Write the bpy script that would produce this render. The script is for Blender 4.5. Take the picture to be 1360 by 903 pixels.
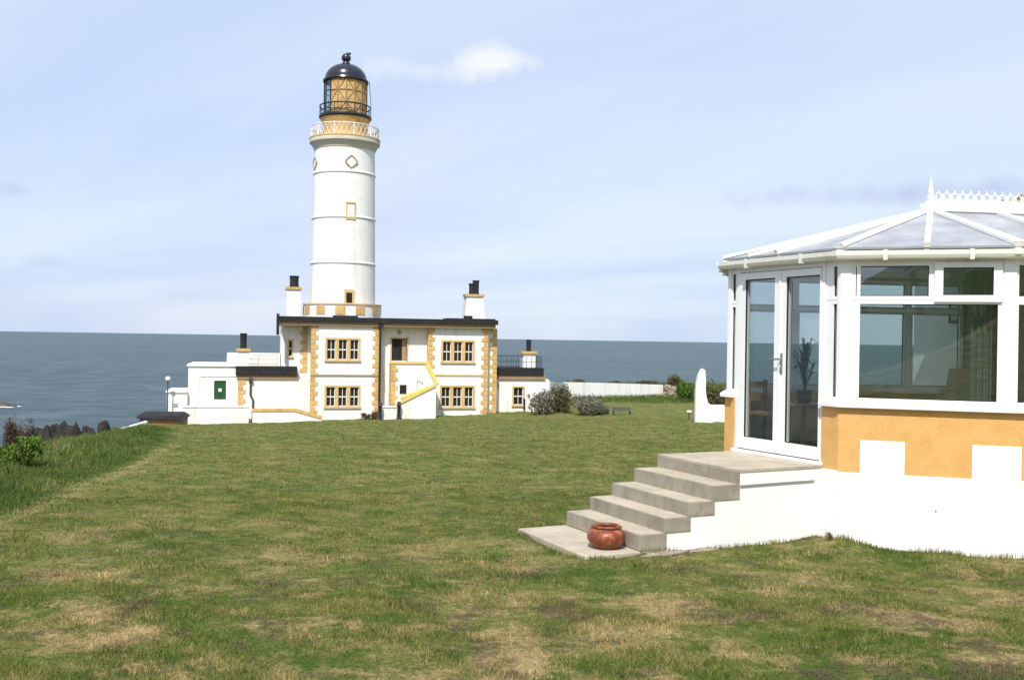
import bpy, bmesh, math, random
import numpy as np
from mathutils import Vector, Matrix
random.seed(7); rng = np.random.default_rng(7)
R = math.radians
for o in list(bpy.data.objects): bpy.data.objects.remove(o)
scn = bpy.context.scene
C = scn.collection

# ------------------------------------------------------------------ camera
F = 1320.0; PW, PH = 1360.0, 903.0
ROLL = -0.0156; PITCH = -0.0014
cd = bpy.data.cameras.new('camera'); cam = bpy.data.objects.new('camera', cd); C.objects.link(cam)
cd.sensor_width = 36; cd.lens = 36*F/PW; cd.clip_end = 60000; cd.clip_start = .05
cam.rotation_euler = (math.pi/2+PITCH, ROLL, 0)
scn.camera = cam
CR = cam.rotation_euler.to_matrix()

# ------------------------------------------------------------------ light
SUN_EL = 52.0; SUN_DIR = (-0.18, -0.984)          # horizontal direction towards the sun
sl = bpy.data.lights.new('sun', 'SUN'); so = bpy.data.objects.new('sun', sl); C.objects.link(so)
sl.energy = 4.0; sl.angle = R(0.53); sl.color = (1.0, .955, .88)
sv = Vector((SUN_DIR[0]*math.cos(R(SUN_EL)), SUN_DIR[1]*math.cos(R(SUN_EL)), math.sin(R(SUN_EL)))).normalized()
so.rotation_euler = sv.to_track_quat('Z', 'Y').to_euler()
w = bpy.data.worlds.new('World'); scn.world = w; w.use_nodes = True
nt = w.node_tree; nt.nodes.clear()
def N(nt, typ, **kw):
    n = nt.nodes.new(typ)
    for k, v in kw.items():
        if k.startswith('i_'):
            key = k[2:]
            n.inputs[int(key) if key.isdigit() else key].default_value = v
        else: setattr(n, k, v)
    return n
def math_(nt, op, a, b=None, clamp=False):
    n = nt.nodes.new('ShaderNodeMath'); n.operation = op; n.use_clamp = clamp
    for i, v in enumerate((a, b)):
        if v is None: continue
        if isinstance(v, (int, float)): n.inputs[i].default_value = v
        else: nt.links.new(v, n.inputs[i])
    return n.outputs[0]
def ramp(nt, fac, stops, interp='LINEAR'):
    n = nt.nodes.new('ShaderNodeValToRGB'); n.color_ramp.interpolation = interp
    e = n.color_ramp.elements
    while len(e) < len(stops): e.new(.5)
    for x, (p, c) in zip(e, stops):
        x.position = p; x.color = (*c, 1) if len(c) == 3 else c
    nt.links.new(fac, n.inputs[0]); return n.outputs[0]
def mixc(nt, fac, a, b, blend='MIX'):
    n = nt.nodes.new('ShaderNodeMix'); n.data_type = 'RGBA'; n.blend_type = blend
    for i, v in ((0, fac), (6, a), (7, b)):
        if isinstance(v, (int, float)): n.inputs[i].default_value = v
        elif isinstance(v, tuple): n.inputs[i].default_value = (*v, 1) if len(v) == 3 else v
        else: nt.links.new(v, n.inputs[i])
    return n.outputs[2]
sky = N(nt, 'ShaderNodeTexSky', sky_type='NISHITA', sun_disc=False, sun_elevation=R(SUN_EL),
        sun_rotation=math.atan2(SUN_DIR[0], SUN_DIR[1]), altitude=20, air_density=1.0, dust_density=1.2, ozone_density=1.6)
tc = N(nt, 'ShaderNodeTexCoord')
sep = N(nt, 'ShaderNodeSeparateXYZ'); nt.links.new(tc.outputs['Generated'], sep.inputs[0])
dz = math_(nt, 'MAXIMUM', sep.outputs[2], 0.02)
# cloud layer: the direction projected on a high flat sheet
zz = math_(nt, 'ADD', dz, 0.10)
px_ = math_(nt, 'DIVIDE', sep.outputs[0], zz); py_ = math_(nt, 'DIVIDE', sep.outputs[1], zz)
comb = N(nt, 'ShaderNodeCombineXYZ'); nt.links.new(px_, comb.inputs[0]); nt.links.new(py_, comb.inputs[1])
mr = N(nt, 'ShaderNodeMapping'); mr.inputs['Rotation'].default_value = (0, 0, R(36)); nt.links.new(comb.outputs[0], mr.inputs[0])
mp = N(nt, 'ShaderNodeMapping'); mp.inputs['Scale'].default_value = (.20, .62, 1)
nt.links.new(mr.outputs[0], mp.inputs[0])
n1 = N(nt, 'ShaderNodeTexNoise', i_Scale=.75, i_Detail=6.0, i_Roughness=.55, i_Distortion=.4); nt.links.new(mp.outputs[0], n1.inputs['Vector'])
veil = ramp(nt, n1.outputs[0], [(.30, (0, 0, 0)), (.66, (1, 1, 1))], 'EASE')
n1b = N(nt, 'ShaderNodeTexNoise', i_Scale=1.4, i_Detail=2.0, i_Roughness=.5); nt.links.new(tc.outputs['Generated'], n1b.inputs['Vector'])
tintc = ramp(nt, n1b.outputs[0], [(.40, (5.15, 5.35, 7.75)), (.60, (4.5, 5.6, 7.85))], 'EASE')     # thin high cloud, mauve to pale blue
thin = mixc(nt, veil, tintc, (6.3, 7.0, 8.0))
c1 = mixc(nt, .84, sky.outputs[0], thin)
# a few separate clouds at fixed directions of the sky
n2 = N(nt, 'ShaderNodeTexNoise', i_Scale=16.0, i_Detail=5.0, i_Roughness=.6); nt.links.new(tc.outputs['Generated'], n2.inputs['Vector'])
def raydir(px, py):
    v = CR @ Vector(((px-PW/2)/F, -(py-PH/2)/F, -1)); return v.normalized()
def puff(px, py, hw, hh, soft, amp, seedlo=0.5):
    d = raydir(px, py); az = math.atan2(d.x, d.y); el = math.asin(d.z)
    a = math_(nt, 'ARCTAN2', sep.outputs[0], sep.outputs[1]); e = math_(nt, 'ARCSINE', sep.outputs[2])
    a = math_(nt, 'DIVIDE', math_(nt, 'SUBTRACT', a, az), hw/F); e = math_(nt, 'DIVIDE', math_(nt, 'SUBTRACT', e, el), hh/F)
    r = math_(nt, 'SQRT', math_(nt, 'ADD', math_(nt, 'MULTIPLY', a, a), math_(nt, 'MULTIPLY', e, e)))
    v = math_(nt, 'SUBTRACT', 1.0, r)
    v = math_(nt, 'ADD', v, math_(nt, 'MULTIPLY', math_(nt, 'SUBTRACT', n2.outputs[0], .5), 3.0))
    return math_(nt, 'MULTIPLY', math_(nt, 'DIVIDE', v, soft, True), amp)
col = c1
for (px, py, hw, hh, soft, amp, c) in [
        (655, 84, 78, 24, .9, .85, (7.6, 7.55, 7.6)), (570, 94, 100, 22, 1.1, .7, (7.3, 7.35, 7.6)),
        (15, 252, 36, 12, 1.3, .5, (4.0, 4.2, 5.8)), (62, 347, 30, 10, 1.4, .4, (4.2, 4.4, 5.9)),
        (140, 395, 70, 7, 1.6, .4, (6.4, 6.6, 7.4)), (1255, 256, 260, 16, 1.5, .8, (3.9, 4.4, 6.4))]:
    col = mixc(nt, puff(px, py, hw, hh, soft, amp), col, c)
bg = N(nt, 'ShaderNodeBackground', i_Strength=0.10); nt.links.new(col, bg.inputs[0])
wo = N(nt, 'ShaderNodeOutputWorld'); nt.links.new(bg.outputs[0], wo.inputs[0])
scn.view_settings.view_transform = 'Standard'; scn.view_settings.look = 'None'
scn.view_settings.exposure = 0.40; scn.view_settings.gamma = 1
scn.render.resolution_x = 1024; scn.render.resolution_y = 679
scn.render.engine = 'CYCLES'

# ------------------------------------------------------------------ materials
def material(name, base, rough=.7, spec=.3, noise=None, bump=0, bscale=40, metal=0, mott=None):
    """noise = [(scale, detail, lo, hi, colour, strength), ...] layered blotches of another colour"""
    m = bpy.data.materials.new(name); m.use_nodes = True; t = m.node_tree; p = t.nodes['Principled BSDF']
    p.inputs['Roughness'].default_value = rough; p.inputs['Specular IOR Level'].default_value = spec; p.inputs['Metallic'].default_value = metal
    g = N(t, 'ShaderNodeNewGeometry'); c = (*base, 1)
    for (s, d, lo, hi, colr, st) in (noise or []):
        n = N(t, 'ShaderNodeTexNoise', i_Detail=d, i_Roughness=.6)
        if isinstance(s, tuple):
            mpn = N(t, 'ShaderNodeMapping'); mpn.inputs['Scale'].default_value = s; t.links.new(g.outputs['Position'], mpn.inputs[0]); t.links.new(mpn.outputs[0], n.inputs['Vector']); n.inputs['Scale'].default_value = 1
        else: n.inputs['Scale'].default_value = s; t.links.new(g.outputs['Position'], n.inputs['Vector'])
        f = ramp(t, n.outputs[0], [(lo, (0, 0, 0)), (hi, (st, st, st))])
        c = mixc(t, f, c, colr)
    if isinstance(c, tuple): p.inputs['Base Color'].default_value = c
    else: t.links.new(c, p.inputs['Base Color'])
    if bump:
        n = N(t, 'ShaderNodeTexNoise', i_Scale=bscale, i_Detail=4.0); t.links.new(g.outputs['Position'], n.inputs['Vector'])
        b = N(t, 'ShaderNodeBump', i_Strength=bump, i_Distance=.02); t.links.new(n.outputs[0], b.inputs['Height']); t.links.new(b.outputs[0], p.inputs['Normal'])
    return m
M = {}
M['white_wall'] = material('white_wall', (.82, .815, .79), .85, .2, [((1.2, 1.2, .25), 5, .55, .8, (.55, .53, .47), .35), (9, 4, .6, .8, (.62, .60, .54), .3)], .14, 60)
M['white_far'] = material('white_far', (.80, .79, .765), .85, .2, [((1.3, 1.3, .18), 6, .50, .74, (.48, .44, .36), .5), (2.2, 5, .56, .8, (.52, .49, .43), .45), ((3, 3, .25), 5, .65, .76, (.40, .27, .15), .4)], .25, 12)
M['tower_white'] = material('tower_white', (.80, .795, .775), .75, .25, [((1.4, 1.4, .10), 6, .50, .72, (.50, .46, .38), .45), (1.1, 6, .56, .75, (.52, .50, .46), .4), ((2.5, 2.5, .15), 5, .64, .75, (.42, .27, .14), .4)], .2, 9)
M['orange_wall'] = material('orange_wall', (.67, .39, .140), .9, .15, [(6, 5, .45, .75, (.54, .27, .07), .55), ((1.5, 1.5, .5), 5, .5, .75, (.50, .30, .12), .4), (38, 3, .5, .8, (.74, .47, .20), .6)], .22, 70)
M['ochre'] = material('ochre', (.62, .405, .155), .85, .15, [(1.3, 6, .42, .66, (.44, .25, .08), .8), (6, 4, .52, .72, (.70, .54, .30), .7), (3, 5, .60, .72, (.30, .19, .09), .6)], .5, 9)
M['gallery_stone'] = material('gallery_stone', (.60, .56, .47), .85, .15, [(1.5, 5, .45, .75, (.45, .41, .33), .5)], .2, 14)
M['yellow'] = material('yellow', (.72, .50, .15), .8, .15, [(1.5, 5, .45, .75, (.60, .40, .12), .5)], .2, 14)
M['ochre_pale'] = material('ochre_pale', (.62, .43, .19), .85, .15, [(1.5, 5, .45, .75, (.48, .30, .11), .55)], .2, 14)
M['lantern_ochre'] = material('lantern_ochre', (.56, .36, .13), .6, .3, [(2.6, 4, .48, .62, (.40, .20, .05), .8), (5, 3, .55, .7, (.68, .52, .28), .7)], .15, 14)
M['tan_cornice'] = material('tan_cornice', (.36, .24, .14), .85, .15, [(1.5, 5, .45, .75, (.25, .16, .1), .5)], .2, 14)
M['upvc'] = material('upvc', (.84, .84, .84), .28, .5, [((6, 6, 1), 4, .6, .85, (.68, .67, .63), .25)])
M['gutter'] = material('gutter', (.74, .73, .66), .35, .45, [((5, 5, 5), 5, .5, .8, (.45, .44, .36), .5)])
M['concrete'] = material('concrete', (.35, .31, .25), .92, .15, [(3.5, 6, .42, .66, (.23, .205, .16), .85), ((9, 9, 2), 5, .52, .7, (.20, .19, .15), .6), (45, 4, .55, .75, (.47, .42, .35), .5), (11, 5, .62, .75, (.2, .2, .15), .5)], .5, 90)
M['concrete_lit'] = material('concrete_lit', (.46, .405, .315), .92, .15, [(3.0, 6, .42, .66, (.33, .29, .22), .85), (8, 5, .56, .7, (.26, .25, .18), .55), (45, 4, .55, .75, (.52, .46, .38), .4)], .45, 90)  # same concrete, lighter: stronger light on the step tops put into the colour
M['black'] = material('black', (.018, .019, .022), .35, .5, [(3, 4, .5, .8, (.05, .05, .05), .5)])
M['black_matt'] = material('black_matt', (.022, .022, .024), .8, .2, [(2, 4, .5, .8, (.06, .055, .05), .6)])
M['dome'] = material('dome', (.012, .014, .022), .25, .6, [(1.5, 4, .5, .8, (.03, .03, .035), .6)])
M['pipe_grey'] = material('pipe_grey', (.33, .33, .32), .6, .3)
M['terracotta'] = material('terracotta', (.17, .042, .020), .42, .4, [(13, 4, .50, .62, (.40, .12, .045), .75), (9, 5, .55, .66, (.10, .03, .018), .8)], .15, 30)
M['stone'] = material('stone', (.30, .24, .19), .95, .1, [(3, 6, .4, .7, (.18, .15, .12), .8), (8, 4, .55, .75, (.48, .43, .37), .7)], .8, 12)
M['rock'] = material('rock', (.10, .085, .07), .95, .1, [(.6, 6, .4, .7, (.05, .045, .04), .8), (2.5, 4, .55, .75, (.2, .18, .14), .6)], .9, 3)
M['bank_rock'] = material('bank_rock', (.040, .035, .034), .95, .08, [(2.5, 6, .4, .7, (.018, .016, .017), .9), (9, 4, .58, .75, (.11, .095, .085), .8)], .9, 9)
M['foam'] = material('foam', (.8, .82, .84), .9, .1)
M['roof_tile'] = material('roof_tile', (.46, .27, .13), .85, .2, [(7, 4, .4, .7, (.33, .17, .08), .7), (20, 3, .55, .8, (.55, .40, .22), .6)], .4, 25)
M['wood'] = material('wood', (.42, .19, .065), .45, .4, [((3, 3, 40), 3, .4, .7, (.3, .12, .04), .6)])
M['weathered_wood'] = material('weathered_wood', (.10, .098, .088), .9, .15, [((2, 30, 30), 3, .4, .7, (.08, .08, .085), .6)])
M['green_paint'] = material('green_paint', (.015, .075, .022), .5, .4, [(2, 3, .5, .8, (.03, .11, .03), .5)])
M['interior'] = material('interior', (.26, .27, .24), .9, .1, [(2, 3, .4, .8, (.2, .22, .2), .4)])
M['carpet'] = material('carpet', (.20, .16, .13), .95, .1, [(40, 3, .4, .7, (.14, .11, .09), .6)])
M['sofa'] = material('sofa', (.44, .38, .30), .95, .1, [(60, 3, .4, .7, (.36, .31, .25), .6)], .3, 150)
M['curtain'] = material('curtain', (.12, .14, .125), .95, .1, [((25, 25, 2), 3, .4, .7, (.07, .085, .08), .6)])
M['sash'] = material('sash', (.75, .73, .68), .5, .3)
M['brass'] = material('brass', (.45, .44, .42), .25, .5, metal=.9)
M['paper'] = material('paper', (.55, .56, .5), .8, .2, [(9, 4, .45, .6, (.2, .3, .35), .8), (14, 3, .55, .7, (.35, .28, .15), .7)])
M['soil'] = material('soil', (.10, .07, .045), .95, .1, [(6, 5, .4, .7, (.06, .045, .03), .8)], .6, 20)
M['bark'] = material('bark', (.10, .075, .05), .95, .1, [(9, 5, .4, .7, (.06, .045, .035), .8)], .6, 20)
M['path'] = material('path', (.55, .52, .47), .95, .1, [(2, 5, .4, .7, (.42, .38, .32), .7)], .3, 10)

def glass(name, tint, refl=1.0, rough=0.0):
    m = bpy.data.materials.new(name); m.use_nodes = True; t = m.node_tree; t.nodes.clear()
    tr = N(t, 'ShaderNodeBsdfTransparent'); tr.inputs[0].default_value = (*tint, 1)
    gl = N(t, 'ShaderNodeBsdfGlossy', i_Roughness=rough); gl.inputs[0].default_value = (.95, .97, .97, 1)
    n = N(t, 'ShaderNodeTexNoise', i_Scale=1.3, i_Detail=1.0); g = N(t, 'ShaderNodeNewGeometry'); t.links.new(g.outputs['Position'], n.inputs['Vector'])
    b = N(t, 'ShaderNodeBump', i_Strength=.04, i_Distance=.02); t.links.new(n.outputs[0], b.inputs['Height']); t.links.new(b.outputs[0], gl.inputs['Normal'])
    dp = N(t, 'ShaderNodeVectorMath', operation='DOT_PRODUCT'); t.links.new(g.outputs['Incoming'], dp.inputs[0]); t.links.new(g.outputs['Normal'], dp.inputs[1])
    sch = math_(t, 'POWER', math_(t, 'SUBTRACT', 1.0, math_(t, 'ABSOLUTE', dp.outputs['Value'])), 5.0)      # Schlick reflectance, same from both sides of the pane
    f = math_(t, 'MULTIPLY', math_(t, 'ADD', math_(t, 'MULTIPLY', sch, .955), .045), 2.1*refl, True)
    mx = N(t, 'ShaderNodeMixShader'); t.links.new(f, mx.inputs[0]); t.links.new(tr.outputs[0], mx.inputs[1]); t.links.new(gl.outputs[0], mx.inputs[2])
    o = N(t, 'ShaderNodeOutputMaterial'); t.links.new(mx.outputs[0], o.inputs[0]); return m
M['glass'] = glass('glass', (.84, .89, .885))
M['lantern_glass'] = glass('lantern_glass', (.8, .88, .9), .6)
def polycarb():
    m = bpy.data.materials.new('polycarbonate'); m.use_nodes = True; t = m.node_tree; t.nodes.clear()
    tr = N(t, 'ShaderNodeBsdfTransparent'); tr.inputs[0].default_value = (.50, .52, .55, 1)
    p = N(t, 'ShaderNodeBsdfPrincipled'); p.inputs['Base Color'].default_value = (.60, .615, .66, 1); p.inputs['Roughness'].default_value = .18
    p.inputs['Specular IOR Level'].default_value = .9
    g = N(t, 'ShaderNodeNewGeometry'); n = N(t, 'ShaderNodeTexNoise', i_Scale=3.0, i_Detail=5.0); t.links.new(g.outputs['Position'], n.inputs['Vector'])
    f = ramp(t, n.outputs[0], [(.35, (.48, .48, .48)), (.75, (.72, .72, .72))])
    mx = N(t, 'ShaderNodeMixShader'); t.links.new(f, mx.inputs[0]); t.links.new(tr.outputs[0], mx.inputs[1]); t.links.new(p.outputs[0], mx.inputs[2])
    o = N(t, 'ShaderNodeOutputMaterial'); t.links.new(mx.outputs[0], o.inputs[0]); return m
M['polycarbonate'] = polycarb()
def darkpane():
    m = bpy.data.materials.new('dark_pane'); m.use_nodes = True; p = m.node_tree.nodes['Principled BSDF']
    p.inputs['Base Color'].default_value = (.022, .020, .018, 1); p.inputs['Roughness'].default_value = .04; p.inputs['Specular IOR Level'].default_value = .5; return m
M['dark_pane'] = darkpane()
def leafmat(name, a, b, c=None, sc=2.5):
    m = bpy.data.materials.new(name); m.use_nodes = True; t = m.node_tree; p = t.nodes['Principled BSDF']
    p.inputs['Roughness'].default_value = .75; p.inputs['Specular IOR Level'].default_value = .15
    g = N(t, 'ShaderNodeNewGeometry')
    n = N(t, 'ShaderNodeTexNoise', i_Scale=sc, i_Detail=3.0); t.links.new(g.outputs['Position'], n.inputs['Vector'])
    f = math_(t, 'ADD', math_(t, 'MULTIPLY', n.outputs[0], .7), math_(t, 'MULTIPLY', g.outputs['Random Per Island'], .45))
    stops = [(.3, a), (.75, b)] + ([(.9, c)] if c else [])
    t.links.new(ramp(t, f, stops), p.inputs['Base Color'])
    tl = N(t, 'ShaderNodeBsdfTranslucent'); t.links.new(ramp(t, f, stops), tl.inputs[0])
    mx = N(t, 'ShaderNodeMixShader', i_0=.25); t.links.new(p.outputs[0], mx.inputs[1]); t.links.new(tl.outputs[0], mx.inputs[2])
    t.links.new(mx.outputs[0], t.nodes['Material Output'].inputs[0]); return m
M['leaf_green'] = leafmat('leaf_green', (.055, .115, .018), (.14, .23, .035), (.22, .29, .06))
M['leaf_gorse'] = leafmat('leaf_gorse', (.020, .020, .013), (.045, .04, .028), (.08, .06, .045))
M['leaf_bracken'] = leafmat('leaf_bracken', (.06, .042, .026), (.13, .09, .055), (.2, .15, .1))
M['leaf_olive'] = leafmat('leaf_olive', (.075, .075, .03), (.15, .14, .06), (.24, .20, .12))
M['leaf_grey'] = leafmat('leaf_grey', (.13, .125, .09), (.27, .265, .20), (.44, .42, .36), 1.6)
M['leaf_house'] = leafmat('leaf_house', (.03, .07, .02), (.06, .12, .035))
M['leaf_heath'] = leafmat('leaf_heath', (.06, .06, .025), (.13, .12, .05), (.2, .16, .09))

# ------------------------------------------------------------------ mesh helpers
class MB:
    def __init__(s): s.v = []; s.f = []
    def add(s, vs, fs):
        k = len(s.v); s.v += [tuple(v) for v in vs]; s.f += [tuple(i+k for i in f) for f in fs]; return s
    def box(s, x0, x1, y0, y1, z0, z1):
        if x0 > x1: x0, x1 = x1, x0
        if y0 > y1: y0, y1 = y1, y0
        if z0 > z1: z0, z1 = z1, z0
        return s.add([(x0,y0,z0),(x1,y0,z0),(x1,y1,z0),(x0,y1,z0),(x0,y0,z1),(x1,y0,z1),(x1,y1,z1),(x0,y1,z1)],
                     [(0,3,2,1),(4,5,6,7),(0,1,5,4),(1,2,6,5),(2,3,7,6),(3,0,4,7)])
    def hexa(s, lo, hi):
        """prism between two rings of equal length"""
        n = len(lo); return s.add(list(lo)+list(hi), [tuple(range(n))[::-1], tuple(range(n, 2*n))]+[(i, (i+1)%n, (i+1)%n+n, i+n) for i in range(n)])
    def bar(s, p, q, wd, ht, up=(0, 0, 1)):
        p = Vector(p); q = Vector(q); d = (q-p).normalized(); up = Vector(up)
        if abs(d.dot(up)) > .99: up = Vector((0, 1, 0))
        r = d.cross(up).normalized()*wd/2; u = r.cross(d).normalized()*ht/2
        return s.hexa([p-r-u, p+r-u, p+r+u, p-r+u], [q-r-u, q+r-u, q+r+u, q-r+u])
    def tube(s, pts, r, n=8, closed=False):
        pts = [Vector(p) for p in pts]; rings = []; m = len(pts)
        for i, p in enumerate(pts):
            a = pts[(i-1) % m] if closed or i > 0 else p; b = pts[(i+1) % m] if closed or i < m-1 else p
            d = (b-a).normalized(); up = Vector((0, 0, 1)) if abs(d.z) < .95 else Vector((1, 0, 0))
            x = d.cross(up).normalized(); y = x.cross(d).normalized(); rr = r[i] if isinstance(r, (list, tuple)) else r
            rings.append([p+x*rr*math.cos(2*math.pi*k/n)+y*rr*math.sin(2*math.pi*k/n) for k in range(n)])
        vs = [v for rg in rings for v in rg]; fs = []
        for i in range(m if closed else m-1):
            j = (i+1) % m
            for k in range(n): fs.append((i*n+k, i*n+(k+1)%n, j*n+(k+1)%n, j*n+k))
        if not closed: fs += [tuple(range(n))[::-1], tuple(range((m-1)*n, m*n))]
        return s.add(vs, fs)
    def lathe(s, prof, n=48, cx=0, cy=0, a0=0, a1=2*math.pi):
        full = abs(a1-a0-2*math.pi) < 1e-6; k = n if full else n+1
        vs = [(cx+r*math.cos(a0+(a1-a0)*i/n), cy+r*math.sin(a0+(a1-a0)*i/n), z) for r, z in prof for i in range(k)]
        fs = []
        for j in range(len(prof)-1):
            for i in range(n):
                i2 = (i+1) % k
                fs.append((j*k+i, j*k+i2, (j+1)*k+i2, (j+1)*k+i))
        return s.add(vs, fs)
    def ball(s, c, rx, ry, rz, n=10, m=7):
        prof = [(math.sin(math.pi*j/m), -math.cos(math.pi*j/m)) for j in range(m+1)]
        t = MB().lathe([(max(r, 1e-4), z) for r, z in prof], n)
        return s.add([(c[0]+v[0]*rx, c[1]+v[1]*ry, c[2]+v[2]*rz) for v in t.v], t.f)
    def build(s, name, mat, parent=None, org=(0, 0, 0), smooth=False, bevel=0, label=None, auto=None):
        me = bpy.data.meshes.new(name)
        me.from_pydata([(v[0]-org[0], v[1]-org[1], v[2]-org[2]) for v in s.v], [], s.f)
        if bevel or auto:
            bm = bmesh.new(); bm.from_mesh(me)
            if bevel:
                bmesh.ops.bevel(bm, geom=list(bm.edges), offset=bevel, segments=2, profile=.6, affect='EDGES', clamp_overlap=True)
            bm.to_mesh(me); bm.free()
        me.materials.append(M[mat])
        if smooth or bevel: me.shade_smooth() if smooth else None
        if auto: me.set_sharp_from_angle(angle=R(auto))
        o = bpy.data.objects.new(name, me); C.objects.link(o)
        if parent: o.parent = parent
        if label: o['label'] = label
        return o
def tag(o, label=None, cat=None, group=None, kind=None):
    if label: o['label'] = label
    if cat: o['category'] = cat
    if group: o['group'] = group
    if kind: o['kind'] = kind
    return o
def thing(name, loc, label, cat, rz=0, group=None):
    o = bpy.data.objects.new(name, None); C.objects.link(o); o.location = loc; o.rotation_euler = (0, 0, rz); o.empty_display_size = .3
    return tag(o, label, cat, group)
def inst(name, mesh, parent, loc, rz=0):
    o = bpy.data.objects.new(name, mesh); C.objects.link(o); o.parent = parent; o.location = loc; o.rotation_euler = (0, 0, rz); return o

# ------------------------------------------------------------------ terrain
def sstep(a, b, x): t = np.clip((x-a)/(b-a), 0, 1); return t*t*(3-2*t)
EDGE_Y = [-10, 5, 11.6, 14.5, 19, 23, 30, 45, 60, 75, 90]; EDGE_X = [-5.0, -5.2, -6.0, -6.5, -7.5, -8.3, -10.2, -15.0, -21, -28, -36]
BND_Y = [-260, -30, 15, 30, 37, 45, 60, 70, 78, 90, 110, 130, 150]; BND_X = [-40, -16, -13, -16, -15.4, -17.6, -22.2, -25.0, -27.2, -31.0, -34, -34, -30]
def bump2(x, y): return (np.sin(x*.9+1.3*np.sin(y*.31))*np.sin(y*.7+.5)+.6*np.sin(x*2.3+y*1.7)*np.sin(y*1.9-x*.8+1))
def vnoise(x, y, seed=0):
    xi = np.floor(x); yi = np.floor(y); fx = x-xi; fy = y-yi; fx = fx*fx*(3-2*fx); fy = fy*fy*(3-2*fy)
    def h(i, j): v = np.sin(i*127.1+j*311.7+seed*74.7)*43758.5453; return v-np.floor(v)
    return (h(xi, yi)*(1-fx)+h(xi+1, yi)*fx)*(1-fy)+(h(xi, yi+1)*(1-fx)+h(xi+1, yi+1)*fx)*fy-.5
def G(x, y):
    x = np.asarray(x, float); y = np.asarray(y, float)
    d = np.minimum(y, 84.0); d = np.where(y < 0, y*.4, d)
    z = -1.65-.05*d-.0002*d*np.abs(d)
    s = np.clip((y-12)/58, 0, 1)
    z = z+s*(.34+.030*np.clip(x, -45, 30))
    z = z+(-7.02-z)*sstep(92, 114, y)
    z = z+sstep(15, 150, -y)*16
    sl = sstep(.9, .0, np.maximum(np.abs(x-.95)-.75, np.abs(y-10.4)-.75)); z = z+(np.maximum(z, -2.165)-z)*sl
    z = z+sstep(128, 138, y)*1.0*sstep(-5, 12, x)
    z = z+.018*bump2(x, y)*np.clip(y/8, .3, 1.2)
    z = z+(.050*vnoise(x*1.1, y*1.3, 1)+.038*vnoise(x*2.7, y*3.1, 2)+.022*vnoise(x*6, y*6.5, 3))*np.clip((y-1)/3, 0, 1)*(1+np.clip((y-14)/20, 0, 1)*1.2)
    # the little heap of turf in the corner between steps and wall
    z = z+.09*np.exp(-((x-3.40)**2+(y-10.66)**2)/.14)
    bx = np.interp(y, BND_Y, BND_X)
    ex = np.interp(y, EDGE_Y, EDGE_X)
    r = sstep(0, 1.2, ex-x)*(1-sstep(70, 85, y))
    z = z+r*(.08*bump2(x*.9, y*.8)-.05-.25*sstep(1.5, 6, ex-x))
    out = np.maximum(bx-x, 0)
    out = np.maximum(out, np.maximum(y-(134+.25*np.clip(x, -30, 60)), 0))
    rock = .5*np.sin(x*.7+y*.5)*np.sin(y*.9-x*.3)+.3*np.sin(x*1.9+2)*np.sin(y*1.6)
    z = z-np.minimum(out*.75, 22)*(1+.12*rock)-sstep(0, 4, out)*.6*rock
    return z
def g(x, y): return float(G(x, y))
def ground_hit(px, py):
    d = CR @ Vector(((px-PW/2)/F, -(py-PH/2)/F, -1)); t = 2.0
    while t < 400:
        p = d*t
        if p.z < g(p.x, p.y): return p
        t *= 1.004
    return d*100
def at_depth(px, py, Y):
    d = CR @ Vector(((px-PW/2)/F, -(py-PH/2)/F, -1)); return d*(Y/d.y)

ys = np.concatenate([np.arange(-260, -25, 5.0), np.arange(-25, 2, 1.0), np.arange(2, 17, .08), np.arange(17, 30, .2), np.arange(30, 60, .5), np.arange(60, 190, 1.0)])
xs = np.concatenate([np.arange(-110, -40, 2.0), np.arange(-40, -12, .5), np.arange(-12, -7, .2), np.arange(-7, 7, .08), np.arange(7, 12, .2), np.arange(12, 40, .6), np.arange(40, 160, 3.0)])
XX, YY = np.meshgrid(xs, ys); ZZ = G(XX, YY)
nx, ny = len(xs), len(ys)
verts = np.stack([XX, YY, ZZ], -1).reshape(-1, 3)
ii = np.arange(nx*ny).reshape(ny, nx)
quads = np.stack([ii[:-1, :-1], ii[:-1, 1:], ii[1:, 1:], ii[1:, :-1]], -1).reshape(-1, 4)
def np_mesh(name, verts, polys, mat, smooth=False):
    me = bpy.data.meshes.new(name); k = polys.shape[1]
    me.vertices.add(len(verts)); me.vertices.foreach_set('co', np.ascontiguousarray(verts, dtype=np.float32).ravel())
    me.loops.add(polys.size); me.loops.foreach_set('vertex_index', polys.astype(np.int32).ravel())
    me.polygons.add(len(polys)); me.polygons.foreach_set('loop_start', np.arange(0, polys.size, k, dtype=np.int32))
    me.update(calc_edges=True); me.validate()
    if smooth: me.polygons.foreach_set('use_smooth', np.ones(len(polys), dtype=bool))
    me.materials.append(M[mat] if isinstance(mat, str) else mat)
    o = bpy.data.objects.new(name, me); C.objects.link(o); return o

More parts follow.
